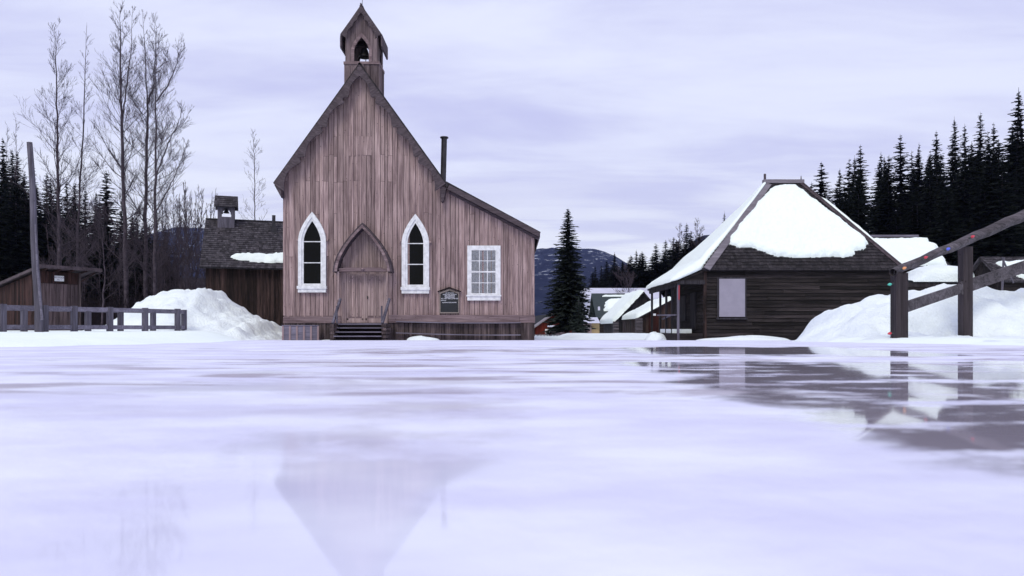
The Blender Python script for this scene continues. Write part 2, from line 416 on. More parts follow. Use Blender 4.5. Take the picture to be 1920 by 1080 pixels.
L(t, bump(t, noise_(t, pos, 2.5, 2, .5), .05, .01), p2.inputs['Normal'])
ms = N(t, 'ShaderNodeMixShader'); L(t, wet, ms.inputs[0]); L(t, p.outputs[0], ms.inputs[1]); L(t, p2.outputs[0], ms.inputs[2]); L(t, ms.outputs[0], o.inputs[0])
M['ice'] = m
ixs = spaced([(-14, -6, 1), (-6, 8, .5), (8, 17, 1)]); iys = spaced([(-6, 5, 1), (5, 12, .25), (12, 33.5, .5)])
def ice_h(x, y):
    return gz(x, y)+.004*nz(x, y, 1.5)*sstep(7, 12, y)
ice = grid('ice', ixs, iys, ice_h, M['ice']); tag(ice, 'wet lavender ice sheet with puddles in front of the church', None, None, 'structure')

# ---------------------------------------------------------------- generic builders
ZV = Vector((0, 0, 1))
def boards(mb, O, U, Nn, u0, u1, bot, top, wd=.2, th=.025, gap=.008, joints=(), jit=.25, batten=0, rnd=random):
    """upright boards in the plane O+U*u; Nn outward normal"""
    O, U, Nn = Vector(O), Vector(U).normalized(), Vector(Nn).normalized()
    fb = bot if callable(bot) else (lambda u: bot); ft = top if callable(top) else (lambda u: top)
    u = u0
    def piece(a, b, za0, za1, zb0, zb1, t0, t1):
        q = [(a, za0, t0), (b, zb0, t0), (b, zb0, t1), (a, za0, t1), (a, za1, t0), (b, zb1, t0), (b, zb1, t1), (a, za1, t1)]
        mb.hexa([O+U*uu+ZV*z_+Nn*tt for uu, z_, tt in q])
    while u < u1-.01:
        wv_ = wd*(1+rnd.uniform(-jit, jit)); b = min(u1, u+wv_)
        if u1-b < wd*.3: b = u1
        t1 = th*(1+rnd.uniform(-.3, .3)); a_ = u+gap/2; b_ = b-gap/2
        cuts = []
        for j in joints:
            if rnd.random() < j[1]: cuts.append(j[0]+rnd.uniform(-.05, .05))
        zb = min(fb(a_), fb(b_)); zt = max(ft(a_), ft(b_)); cuts = sorted(c_ for c_ in cuts if zb+.2 < c_ < min(ft(a_), ft(b_))-.2)
        lo = (fb(a_), fb(b_))
        for c_ in cuts:
            piece(a_, b_, lo[0], c_-.006, lo[1], c_-.006, 0, t1*rnd.uniform(.85, 1.1)); lo = (c_+.006, c_+.006)
        piece(a_, b_, lo[0], ft(a_), lo[1], ft(b_), 0, t1)
        if batten and rnd.random() < batten and b < u1-.05:
            w2 = rnd.uniform(.045, .07); piece(b-w2/2, b+w2/2, fb(b), ft(b)-.01, fb(b), ft(b)-.01, t1, t1+.035)
        u = b
def siding(mb, O, U, Nn, u0, u1, z0, z1, ht=.15, th=.025, jl=3.0, rnd=random):
    O, U, Nn = Vector(O), Vector(U).normalized(), Vector(Nn).normalized()
    z = z0
    while z < z1-.01:
        zt = min(z1, z+ht); u = u0
        while u < u1-.01:
            b = min(u1, u+jl*rnd.uniform(.5, 1.2));
            if u1-b < .4: b = u1
            q = [(u+.003, z, 0), (b-.003, z, 0), (b-.003, z, th*1.5), (u+.003, z, th*1.5), (u+.003, zt-.006, 0), (b-.003, zt-.006, 0), (b-.003, zt-.006, th*.5), (u+.003, zt-.006, th*.5)]
            sg = rnd.uniform(-.004, .004)
            mb.hexa([O+U*uu+ZV*(z_+sg)+Nn*tt for uu, z_, tt in q]); u = b
        z = zt
def shingles(mb, O, U, V, u0, u1, v0, v1, inside=None, course=.18, wd=.15, ragged=.02, rnd=random):
    """rows of shingles on plane O+U*u+V*v (V up the slope)"""
    O, U, V = Vector(O), Vector(U).normalized(), Vector(V).normalized(); Nn = U.cross(V).normalized()
    if Nn.z < 0: Nn = -Nn
    v = v0
    while v < v1-.02:
        u = u0-rnd.random()*wd
        while u < u1:
            w_ = wd*rnd.uniform(.6, 1.35); a, b = max(u, u0), min(u+w_-.006, u1)
            if inside:
                lo, hi = inside(v+.02); a = max(a, lo); b = min(b, hi)
            if b-a > .02:
                vb = v-rnd.random()*ragged; vt = min(v+course*1.25, v1)
                q = [O+U*a+V*vb+Nn*.045, O+U*b+V*vb+Nn*.045, O+U*b+V*vt+Nn*.008, O+U*a+V*vt+Nn*.008]
                i = len(mb.v); mb.v += [tuple(x) for x in q]+[tuple(q[0]-Nn*.03), tuple(q[1]-Nn*.03)]
                mb.f += [(i, i+1, i+2, i+3), (i+4, i+5, i+1, i)]
            u += w_
        v += course
def pdist(poly, x, y):
    ins = False; dm = 1e9; n = len(poly)
    for i in range(n):
        x0, y0 = poly[i]; x1, y1 = poly[(i+1) % n]
        if (y0 > y) != (y1 > y) and x < (x1-x0)*(y-y0)/(y1-y0)+x0: ins = not ins
        dx, dy = x1-x0, y1-y0; t_ = max(0, min(1, ((x-x0)*dx+(y-y0)*dy)/(dx*dx+dy*dy+1e-12)))
        dm = min(dm, math.hypot(x-x0-t_*dx, y-y0-t_*dy))
    return dm if ins else -dm
def snowpad(name, O, U, V, poly, T, parent, res=.08, edge=.25, wob=.1, seed=0, lump=.3, mat='snow'):
    O, U, V = Vector(O), Vector(U).normalized(), Vector(V).normalized(); Nn = U.cross(V).normalized()
    if Nn.z < 0: Nn = -Nn
    us = [p[0] for p in poly]; vs = [p[1] for p in poly]; mb = MB(); idx = {}
    nu = int((max(us)-min(us)+.4)/res)+1; nv = int((max(vs)-min(vs)+.4)/res)+1; D = {}
    for j in range(nv):
        for i in range(nu):
            u = min(us)-.2+i*res; v = min(vs)-.2+j*res
            dd = pdist(poly, u, v)+wob*fbm(u, v, 2.2, seed)
            dd -= .05*abs(nz(u, v, 9, seed)); D[i, j] = dd; h = T*math.sqrt(max(0, min(1, dd/edge)))*(1+lump*fbm(u, v, 1.6, seed+3)+.5*lump*nz(u, v, 6, seed)) if dd > 0 else -.04
            D[i, j, 'p'] = O+U*u+V*v+Nn*(h+.03)
    def vid(k):
        if k not in idx: idx[k] = mb.vert(D[k[0], k[1], 'p'])
        return idx[k]
    for j in range(nv-1):
        for i in range(nu-1):
            c4 = [(i, j), (i+1, j), (i+1, j+1), (i, j+1)]
            if max(D[c_] for c_ in c4) > 0: mb.f.append(tuple(vid(c_) for c_ in c4))
    return mb.build(name, M[mat], parent, smooth=True)
def arch(hw, z0, zs, za, ex=1.8, n=12):   # polyline of a pointed arch, left foot to right foot
    l = [(-hw, z0)]
    for k in range(n+1):
        t_ = k/n; l.append((-hw*(1-t_**ex), zs+(za-zs)*t_))
    return l+[(-a, b) for a, b in reversed(l[:-1])]
def lettering(txt, size, loc, mat, parent, rot=(R(90), 0, 0)):
    cu = bpy.data.curves.new('lettering', 'FONT'); cu.body = txt; cu.size = size; cu.align_x = 'CENTER'; cu.extrude = .002
    ob = bpy.data.objects.new('tmp', cu); C.objects.link(ob)
    me = bpy.data.meshes.new_from_object(ob.evaluated_get(bpy.context.evaluated_depsgraph_get()))
    bpy.data.objects.remove(ob); me.materials.clear(); me.materials.append(mat)
    o = bpy.data.objects.new('lettering', me); C.objects.link(o); o.rotation_euler = rot
    if parent: o.parent = parent; o.location = Vector(loc)-Vector(ORG[parent.name])
    return o

# ================================================================ CHURCH
YC = 32.0
def fx(px): return X(px, YC)
def fz(py): return Z(py, YC)
GZ = -.40
ch = thing('wooden_church', (fx(684), YC, -.32), 'weathered brown board church with steep gable, belfry and lean-to', 'church')
xl, xr, xe, xa = fx(533), fx(838), fx(1001), fx(678)
AP = (xa, fz(128)); slope = (fz(128)-fz(345))/(fx(678)-fx(519))
def gable(x):
    if x <= xr: return AP[1]-.12-abs(x-xa)*slope
    return lerp(fz(352), fz(444), (x-xr)/(xe-xr))-.05
zt = fz(594)
mb = MB()
jj = ((fz(292), .35), (fz(340), .4), (fz(255), .15), (fz(400), .12), (fz(480), .15), (fz(232), .1))
boards(mb, (0, YC, 0), (1, 0, 0), (0, -1, 0), xl, xe, zt, gable, .20, .022, .020, jj, .32, .5)
mb.build('front_wall', M['church'], ch)
mb = MB()
mb.prism([(xl+.02, GZ), (xe-.02, GZ), (xe-.02, gable(xe)-.02), (xr, gable(xr)-.02), (xa, AP[1]-.2), (xl+.02, gable(xl)-.02)], (0, YC+.002, 0), t=.1)
mb.build('sheathing', M['back'], ch)
YB = 46.0
mb = MB()
boards(mb, (xl, 0, 0), (0, 1, 0), (-1, 0, 0), YC+.03, YB, GZ, gable(xl)-.03, .25, .03)
mb.build('side_wall', M['church'], ch)
mb = MB(); boards(mb, (xe, 0, 0), (0, 1, 0), (1, 0, 0), YC+.03, YB, GZ, gable(xe)-.03, .25, .03); mb.build('side_wall', M['church'], ch)
mb = MB(); boards(mb, (0, YB, 0), (1, 0, 0), (0, 1, 0), xl, xe, GZ, gable, .3, .03); mb.build('rear_wall', M['church'], ch)
# roofs as slabs
def slab(mb, a, b, y0, y1, th):   # a,b = (x,z) ends of the section, thickness downwards
    dx, dz = b[0]-a[0], b[1]-a[1]; l = math.hypot(dx, dz); n_ = (dz/l*th, -dx/l*th)
    if n_[1] > 0: n_ = (-n_[0], -n_[1])
    c_ = (b[0]+n_[0], b[1]+n_[1]); d_ = (a[0]+n_[0], a[1]+n_[1])
    mb.prism([a, b, c_, d_], (0, y0, 0), t=y1-y0)
mb = MB()
apx = (xa, fz(123)); le = (fx(518), fz(346)); re = (fx(843), fz(352))
slab(mb, apx, le, YC-.42, YB+.3, .10); slab(mb, apx, re, YC-.42, YB+.3, .10)
rf = mb.build('roof', M['shingled'], ch)
mb = MB(); slab(mb, (fx(838), fz(343)), (fx(1013), fz(437)), YC-.38, YB+.3, .09)
mb.build('lean_to_roof', M['shingled'], ch)
mb = MB(); a_ = Vector((fx(842), YC-.40, fz(354))); b_ = Vector((fx(1011), YC-.40, fz(442)))
mb.bar(a_, b_, .05, .20, (0, 0, 1)); mb.bar(Vector((fx(1011), YC-.38, fz(442))), Vector((fx(1011), YB, fz(442))), .05, .18)
mb.bar(a_+Vector((0, .3, -.16)), b_+Vector((0, .3, -.16)), .10, .10)
mb.build('lean_to_fascia', M['barge'], ch)
def barge(name, apex, foot, parent, y, thick, n_arc, tmin, tmax, mat, notch=.2):
    for sgn in (0, 1):
        f_ = foot if sgn == 0 else (2*apex[0]-foot[0], foot[1])
        dx, dz = f_[0]-apex[0], f_[1]-apex[1]; l = math.hypot(dx, dz); d_ = (dx/l, dz/l)
        nn_ = (-d_[1], d_[0]);
        if nn_[1] > 0: nn_ = (-nn_[0], -nn_[1])
        mb = MB(); o_, i_ = [], []; K = n_arc*28
        for k in range(K+1):
            s = l*k/K; fr_ = (k/K*n_arc) % 1.0 if k < K else 1.0
            e = abs(2*fr_-1); th = tmin+(tmax-tmin)*e**1.9
            ce = min(fr_, 1-fr_)*l/n_arc
            if 0 < round(k/K*n_arc) < n_arc: th -= notch*math.exp(-(ce/.10)**2)
            o_.append((apex[0]+d_[0]*s, apex[1]+d_[1]*s)); 
            ix, iz = apex[0]+d_[0]*s+nn_[0]*th, apex[1]+d_[1]*s+nn_[1]*th
            if (ix-apex[0])*(dx) < 0:   # do not cross the centre line
                q = (apex[0]-(apex[0]+d_[0]*s))/nn_[0] if nn_[0] else 0
                ix, iz = apex[0], apex[1]+d_[1]*s+nn_[1]*q
            i_.append((ix, iz))
        mb.ring(o_, i_, (0, y, 0), t=thick); mb.build(name, mat, parent)
barge('bargeboard', (xa, fz(128)), (fx(519), fz(348)), ch, YC-.47, .05, 4, .21, .56, M['barge'], .30)
# eave bracket / soffit ends
mb = MB(); mb.prism([(fx(520), fz(350)), (fx(533), fz(345)), (fx(533), fz(374))], (0, YC-.42, 0), t=.5); mb.prism([(fx(826), fz(352)), (fx(838), fz(356)), (fx(833), fz(380)), (fx(829), fz(381))], (0, YC-.42, 0), t=.42)
build_each(mb, 'eave_bracket', M['barge'], ch)
# trim: beam, skirt, corner boards
mb = MB(); mb.box(fx(532), fx(640), YC-.10, YC, fz(606), fz(594)); mb.box(fx(640.3), fx(727), YC-.06, YC, fz(606), fz(594)); mb.box(fx(729), fx(974), YC-.12, YC, fz(605), fz(590.5)); mb.box(fx(974.5), fx(1003), YC-.09, YC, fz(605), fz(591)); mb.box(fx(533), fx(1001), YC-.05, YC, fz(593.7), fz(592))
build_each(mb, 'sill_beam', M['churchx'], ch)
mb = MB(); boards(mb, (0, YC-.02, 0), (1, 0, 0), (0, -1, 0), fx(534), fx(975), GZ, fz(606), .21, .03, .012, (), .3, 0)
boards(mb, (0, YC-.06, 0), (1, 0, 0), (0, -1, 0), fx(975), fx(1002), GZ, fz(605.4), .2, .03, .008)
mb.build('skirting', M['skirt'], ch)
mb = MB(); mb.box(fx(995), fx(1002), YC-.07, YC+.05, fz(590.5), fz(447)); mb.box(fx(531.5), fx(536), YC-.06, YC+.05, fz(591.5), fz(372)); build_each(mb, 'corner_board', M['church'], ch)
for r0, r1, s_g in ((603, 605, 1.5), (624, 628, 1.5)):
    mb = MB(); K = 12; pts = []
    for k in range(K+1):
        t_ = k/K; pts.append(Vector((fx(lerp(744, 976, t_)), YC-.20, fz(lerp(r0, r1, t_)+s_g*math.sin(math.pi*t_)))))
    for a, b in zip(pts, pts[1:]): mb.bar(a, b, .12, .04)
    build_each(mb, 'skirt_rail', M['greyx'], ch)
# gable ventilator boards
mb = MB(); mb.box(fx(665), fx(681), YC-.045, YC-.02, fz(291), fz(256)); mb.box(fx(682), fx(697), YC-.045, YC-.02, fz(291.5), fz(256.5)); build_each(mb, 'loft_hatch', M['church'], ch)
# lancet windows
def lancet(pxc, top, bot, gtop, gbot, bars, ear, hwo=26, hwi=16):
    s = YC/F; cxx = fx(pxc)
    mb = MB(); sill = bot-12
    zs = fz(gtop+(gbot-gtop)*.33)
    O_ = (cxx, YC-.15, 0)
    outer = arch(hwo*s, fz(sill), zs+.02, fz(top)); mid = arch((hwi+3.5)*s, fz(sill), zs, fz(gtop-7)); inner = arch(hwi*s, fz(sill), zs, fz(gtop))
    mb.ring(outer, mid, O_, t=.13); fr_ = mb.build('window_frame', M['white'], ch)
    mb = MB(); mb.ring(mid, inner, (cxx, YC-.11, 0), t=.09); mb.box(cxx-hwi*s, cxx+hwi*s, YC-.11, YC-.03, fz(sill), fz(gbot)); mb.build('moulding', M['white'], fr_)
    mb = MB(); mb.prism(arch((hwi+1)*s, fz(sill), zs, fz(gtop-1)), (cxx, YC-.06, 0), t=.01); mb.build('pane', M['glass'], fr_)
    mb = MB()
    for b in bars: mb.box(cxx-hwi*s, cxx+hwi*s, YC-.085, YC-.06, fz(b+.8), fz(b-.8))
    build_each(mb, 'glazing_bar', M['white'], fr_)
    mb = MB(); mb.box(cxx-(hwo+1.5)*s, cxx+(hwo+1.5)*s, YC-.21, YC, fz(bot-6.5), fz(sill)+.001); mb.box(cxx-(hwo)*s, cxx+(hwo)*s, YC-.17, YC, fz(bot), fz(bot-6.7)); build_each(mb, 'sill', M['white'], fr_)
    mb = MB()
    for sg in (-1, 1): mb.box(cxx+sg*(hwo+2)*s-.045, cxx+sg*(hwo+2)*s+.045, YC-.14, YC-.02, fz(ear+2), fz(ear-1.5))
    build_each(mb, 'label_stop', M['church'], fr_)
lancet(586.5, 398, 548.5, 415, 532, (453.5, 493), 450)
lancet(779.5, 402, 550.5, 419, 534, (457, 496), 454, 25.5, 14.8)
# sash window of the lean-to
def fb_(mb, x0, x1, y0, y1, r0, r1): mb.box(fx(x0), fx(x1), y0, y1, fz(r1), fz(r0))
mb = MB(); fb_(mb, 876.5, 884.5, YC-.12, YC-.02, 461, 553); fb_(mb, 929, 938.5, YC-.12, YC-.02, 461, 553); fb_(mb, 884.5, 929, YC-.119, YC-.02, 461, 470); fb_(mb, 884.5, 929, YC-.119, YC-.02, 550, 553)
sw = mb.build('sash_frame', M['white'], ch)
mb = MB(); fb_(mb, 875, 940, YC-.18, YC-.02, 553.2, 556); fb_(mb, 876.5, 938.5, YC-.14, YC-.02, 556, 563.5); build_each(mb, 'sill', M['white'], sw)
mb = MB(); fb_(mb, 884.5, 929, YC-.1, YC-.05, 508.5, 511.5)
for xx in (899, 914): fb_(mb, xx-.7, xx+.7, YC-.09, YC-.06, 470, 508.5); fb_(mb, xx-.7, xx+.7, YC-.09, YC-.06, 511.5, 550)
for rr in (489.5, 530.5):
    for a, b in ((884.5, 898.3), (899.7, 913.3), (914.7, 929)): fb_(mb, a, b, YC-.089, YC-.06, rr-.7, rr+.7)
build_each(mb, 'glazing_bar', M['white'], sw)
mb = MB(); fb_(mb, 884.5, 929, YC-.058, YC-.054, 470, 550); mb.build('pane', M['clear'], sw)
mb = MB()
r_ = 470.5
while r_ < 549.5: mb.box(fx(885), fx(928.5), YC-.048, YC-.035, fz(r_+1.5), fz(r_)); r_ += 2.1
mb.build('blind', M['curtain'], sw)
mb = MB(); fb_(mb, 884.5, 929, YC-.03, YC-.026, 470, 550); mb.build('room_shade_sheet', M['back'], sw)  # thin black sheet, painted shade of the unlit room behind the blind
# door with hood
mb = MB(); s = YC/F; cxx = fx(684.5)
def hoodarch(hw, r0, ra, ex): return arch(hw*s, fz(r0), fz(r0)+.01, fz(ra), ex, 14)
mb.ring(hoodarch(54.5, 512, 421, 1.75), hoodarch(47, 512, 429.5, 1.75), (cxx, YC-.62, 0), t=.62); hood = mb.build('door_hood', M['barge'], ch)
mb = MB(); mb.ring(hoodarch(51, 511, 425, 1.75), hoodarch(46, 511, 431, 1.75), (cxx, YC-.65, 0), t=.03); mb.build('hood_trim', M['churchx'], hood)
mb = MB()
def tymp(u):
    a_ = abs(u)/(46.5*s); a_ = min(1, a_)
    return fz(512)+(fz(430)-fz(512))*(1-a_)**(1/1.75)
boards(mb, (cxx, YC-.03, 0), (1, 0, 0), (0, -1, 0), -45*s, 45*s, fz(510), tymp, .16, .04, .01, (), .2, .8); mb.build('tympanum', M['dooor'], hood)
mb = MB(); mb.box(fx(640), fx(729), YC-.50, YC-.3, fz(510.5), fz(505)); mb.box(fx(650), fx(719), YC-.49, YC-.31, fz(505), fz(503.3)); mb.lathe((cxx, YC-.52, fz(506.5)), [(.02, -.05), (.09, 0), (.02, .05)], 8); mb.build('lintel', M['churchx'], hood)
mb = MB()
for a, b in ((637.5, 641), (727.5, 731)): fb_(mb, a, b, YC-.52, YC-.42, 511, 563)
for a, b in ((641.2, 650.5), (719.5, 727.3)): fb_(mb, a, b, YC-.09, YC-.02, 511, 606)
fb_(mb, 650.5, 719.5, YC-.08, YC-.02, 510.6, 514); build_each(mb, 'door_frame', M['dooor'], ch)
for k, (a, b) in enumerate(((651, 682.2), (685.5, 719.2))):
    mb = MB(); boards(mb, (0, YC-.03, 0), (1, 0, 0), (0, -1, 0), fx(a), fx(b), fz(605), fz(514), .115, .02, .006, (), .15)
    lf_ = mb.build('door_leaf', M['dooor'], ch)
    mb = MB(); mc = (fx(a)+fx(b))/2; hw = (fx(b)-fx(a))/2
    mb.ring([(-hw, fz(600)), (-hw, fz(514.3)), (hw, fz(514.3)), (hw, fz(600))], [(-hw+.07, fz(600)), (-hw+.07, fz(517)), (hw-.07, fz(517)), (hw-.07, fz(600))], (mc, YC-.075, 0), t=.02)
    mb.box(mc-hw, mc+hw, YC-.075, YC-.055, fz(605), fz(597))
    ac = arch(hw-.09, fz(530), fz(530), fz(517.5), 1.7, 8); ai = arch(hw-.13, fz(530), fz(530), fz(519), 1.7, 8); mb.ring(ac, ai, (mc, YC-.078, 0), t=.02)
    mb.box(mc-.02, mc+.02, YC-.076, YC-.056, fz(597), fz(517)); mb.build('door_moulding', M['dooor'], lf_)
mb = MB(); fb_(mb, 682, 686, YC-.095, YC-.02, 513, 605.3); mb.build('astragal', M['dooor'], ch)
mb = MB(); mb.box(fx(689.2), fx(690.6), YC-.12, YC-.08, fz(561), fz(555)); mb.build('door_handle', M['iron'], ch)
# steps
st = None
mb = MB(); z0 = fz(606.5)
mb.box(fx(641), fx(728), YC-.75, YC-.09, z0-.06, z0)
for k in range(1, 4):
    zk = z0-.17*k; mb.box(fx(642), fx(727), YC-.75-.28*k, YC-.75-.28*(k-1)+.02, zk-.045, zk)
st = mb.build('steps', M['greyx'], ch)
mb = MB(); mb.box(fx(643), fx(726), YC-.70, YC-.66, GZ, z0-.07); 
for k in range(1, 4): mb.box(fx(643), fx(726), YC-.75-.28*(k-1)+.0, YC-.74-.28*(k-1)+.02, GZ, z0-.17*k-.05)
mb.build('riser', M['back'], st)
for a, b in ((634.5, 641.5), (726.8, 734.5)):
    mb = MB()
    for k in range(5): mb.box(fx(a), fx(b), YC-1.5, YC-.2, GZ+.03+k*.155, GZ+.03+k*.155+.12)
    mb.build('step_cheek', M['skirt'], st)
for a, b, sg in ((638, 642.5, 1), (727, 731, -1)):
    mb = MB(); mb.bar((fx(a), YC-1.35, fz(607)), (fx(b+(-1 if sg > 0 else 1))+.03, YC-.45, fz(561)), .09, .10); mb.bar((fx(a+4*sg+2), YC-1.2, fz(607)), (fx(a+4*sg+2), YC-1.2, fz(575)), .06, .06, (0, 1, 0))
    mb.build('handrail', M['greyz'], st)
# stovepipe
mb = MB(); pb = P(830, 336, 35.5); pt = P(833, 259, 35.5); mb.tube(pb-Vector((0, 0, 1.0)), pt, .135, .135, 12); sp_ = mb.build('stovepipe', M['metal'], ch, smooth=False)
mb = MB(); mb.tube(pt, pt+Vector((0, 0, .05)), .20, .20, 12); mb.build('pipe_cap', M['metal'], sp_)
# belfry
YF = 32.35; bw = X(710, YF)-X(647, YF); bx0, bx1 = X(647, YF), X(710, YF); bcx = X(678.5, YF); D_ = 1.15
mb = MB()
zl = Z(121, YF); zbot = Z(215, YF)
for O_, U_, N_, u0, u1 in (((0, YF, 0), (1, 0, 0), (0, -1, 0), bx0, bx1), ((0, YF+D_, 0), (1, 0, 0), (0, 1, 0), bx0, bx1), ((bx0, 0, 0), (0, 1, 0), (-1, 0, 0), YF, YF+D_), ((bx1, 0, 0), (0, 1, 0), (1, 0, 0), YF, YF+D_)):
    boards(mb, O_, U_, N_, u0, u1, zbot, zl, .2, .03, .01, (), .2, .4)
mb.box(bx0+.01, bx1-.01, YF+.01, YF+D_-.01, zbot, zl-.05)
be = mb.build('belfry', M['belf'], ch)
mb = MB(); mb.box(bx0-.05, bx1+.05, YF-.08, YF+D_+.08, zl-.0, zl+.11); mb.build('belfry_ledge', M['churchx'], be)
zap = Z(71, YF); zs2 = Z(96, YF); ohw = (X(692, YF)-X(664.4, YF))/2; zw = Z(60, YF); zg = Z(24, YF)
def opn(c_):
    def f(u):
        a_ = abs(u-c_)/ohw
        return zl+.11 if a_ >= 1 else zs2+(zap-zs2)*(1-a_)**(1/1.8)
    return f
def gtop(u): return zg-abs(u-bcx)*1.30
mb = MB()
UX0, UX1 = X(649, YF), X(708, YF)
for yy, nn_ in ((YF, -1), (YF+D_, 1)):
    f = opn(bcx)
    boards(mb, (0, yy, 0), (1, 0, 0), (0, nn_, 0), UX0, bcx-ohw, zl+.1, gtop, .16, .04, .006, (), .1)
    boards(mb, (0, yy, 0), (1, 0, 0), (0, nn_, 0), bcx+ohw, UX1, zl+.1, gtop, .16, .04, .006, (), .1)
    k = 10
    for q in range(k):
        a_, b_ = bcx-ohw+2*ohw*q/k, bcx-ohw+2*ohw*(q+1)/k
        boards(mb, (0, yy, 0), (1, 0, 0), (0, nn_, 0), a_, b_, f, gtop, 1.0, .04, .004, (), 0)
fy = opn(YF+D_/2)
for xx, nn_ in ((UX0, -1), (UX1, 1)):
    boards(mb, (xx, 0, 0), (0, 1, 0), (nn_, 0, 0), YF, YF+D_/2-ohw, zl+.1, zw, .16, .04, .006, (), .1)
    boards(mb, (xx, 0, 0), (0, 1, 0), (nn_, 0, 0), YF+D_/2+ohw, YF+D_, zl+.1, zw, .16, .04, .006, (), .1)
    boards(mb, (xx, 0, 0), (0, 1, 0), (nn_, 0, 0), YF+D_/2-ohw, YF+D_/2+ohw, zs2+.1, zw, .16, .04, .006, (), .1)
mb.build('bell_chamber', M['belf'], be)
mb = MB(); fo = arch(ohw+.13, zl+.11, zs2, zap+.2, 1.8, 10); fi = arch(ohw, zl+.11, zs2, zap, 1.8, 10); mb.ring(fo, fi, (bcx, YF-.09, 0), t=.05); mb.build('arch_trim', M['churchx'], be)
mb = MB(); ra = (bcx, Z(12, YF)+.02); ehl = (X(639, YF), Z(68, YF)); ehr = (2*bcx-ehl[0], ehl[1])
slab(mb, ra, ehl, YF-.16, YF+D_+.16, .10); slab(mb, ra, ehr, YF-.16, YF+D_+.16, .10)
mb.box(ehl[0], ehl[0]+.06, YF-.16, YF+D_+.16, Z(89, YF), ehl[1]-.04); mb.box(ehr[0]-.06, ehr[0], YF-.16, YF+D_+.16, Z(89, YF), ehl[1]-.04)
y_ = YF-.16
while y_ < YF+D_+.05:
    for e in (ehl[0], ehr[0]-.06): mb.prism([(y_, Z(89, YF)), (y_+.16, Z(89, YF)), (y_+.08, Z(93, YF))], (e, 0, 0), (0, 1, 0), (0, 0, 1), (1, 0, 0), .06)
    y_ += .165
mb.box(bcx-.03, bcx+.03, YF-.25, YF+D_+.2, ra[1]-.1, ra[1]+.02)
mb.build('belfry_roof', M['barge'], be)
barge('belfry_bargeboard', (bcx, Z(14, YF)), (X(640.5, YF), Z(67, YF)), be, YF-.22, .05, 2, .17, .34, M['barge'], .16)
mb = MB(); mb.tube((bcx, YF+.1, ra[1]-.1), (bcx, YF+.1, ra[1]+1.2), .012, .008, 5); mb.build('spike', M['iron'], be)
mb = MB(); bz = Z(80, YF); mb.lathe((bcx, YF+.55, bz-.42), [(.27, -.02), (.26, .03), (.20, .12), (.16, .28), (.12, .36), (.04, .40)], 14); mb.build('bell', M['iron'], be, smooth=True)
mb = MB(); yb = YF+.7
mb.bar((bcx-.55, yb, bz+.25), (bcx+.55, yb, bz+.25), .12, .12); mb.bar((bcx-.6, YF+.55, bz+.1), (bcx+.6, YF+.55, bz+.14), .1, .1)
mb.bar((bcx-.3, YF+.35, zl+.12), (bcx-.08, YF+.6, bz-.1), .035, .035); mb.bar((bcx+.3, YF+.35, zl+.12), (bcx+.1, YF+.6, bz-.1), .035, .035); mb.bar((bcx-.02, YF+.9, zl+.12), (bcx, YF+.9, bz-.3), .03, .03); mb.bar((bcx-.3, YF+.9, zl+.3), (bcx+.3, YF+.9, zl+.22), .03, .04)
build_each(mb, 'bell_frame', M['back'], be)
# notice board hung on the wall
nb = thing('notice_board', (fx(843), YC-.05, fz(588)), 'black notice board with white lettering and gabled hood on the church wall', 'sign')
mb = MB(); mb.prism([(fx(826), fz(586)), (fx(860), fz(586)), (fx(860), fz(548)), (fx(843), fz(541)), (fx(826), fz(548))], (0, YC-.11, 0), t=.05); mb.build('panel', M['signblack'], nb)
mb = MB(); fb_(mb, 824.5, 826.5, YC-.14, YC-.05, 547, 587.5); fb_(mb, 859.5, 861.3, YC-.14, YC-.05, 547, 587.5); fb_(mb, 826.5, 859.5, YC-.138, YC-.05, 585.5, 587.5)
mb.bar((fx(826), YC-.12, fz(549.5)), (fx(843), YC-.12, fz(543.5)), .03, .07); mb.bar((fx(843), YC-.12, fz(543.5)), (fx(860), YC-.12, fz(549.5)), .03, .07); mb.build('frame', M['gold'], nb)
mb = MB(); mb.bar((fx(821), YC-.12, fz(547)), (fx(843.4), YC-.12, fz(539)), .16, .03); mb.bar((fx(842.6), YC-.12, fz(539)), (fx(865), YC-.12, fz(547)), .16, .03); mb.build('hood', M['back'], nb)
for i, (tx, sz, row, pc) in enumerate((("ST. SAVIOUR'S", .055, 550.5, 843.5), ('ANGLICAN CHURCH', .062, 553.2, 843.5), ('OF CANADA', .075, 555.9, 843.5), ('BARKERVILLE', .07, 558.4, 843.5), ('ALL ARE WELCOME HERE', .068, 561, 844.5), ('SERVICES', .055, 564.2, 832), ('SUNDAYS IN SUMMER', .062, 568.3, 843))):
    lettering(tx, sz, (fx(pc), YC-.113, fz(row)), M['text'], nb)
# slatted panel leaning at the left foundation
pn = thing('slatted_panel', (fx(568), YC-.4, -.33), 'grey panel with pale vertical battens leaning at the church foundation, left of the steps', 'panel')
mb = MB(); mb.box(fx(535), fx(602), YC-.45, YC-.41, -.36, fz(611)); mb.build('backing_board', M['greyx'], pn)
for k in range(6):
    mb = MB(); a = 535+k*13; mb.box(fx(a), fx(a+3.2), YC-.48, YC-.452, -.36, fz(611.5)); mb.build('batten', M['pinkish'], pn)
mb = MB(); mb.box(fx(534.5), fx(603), YC-.49, YC-.41, fz(611), fz(609.6)); mb.build('top_rail', M['greyx'], pn)

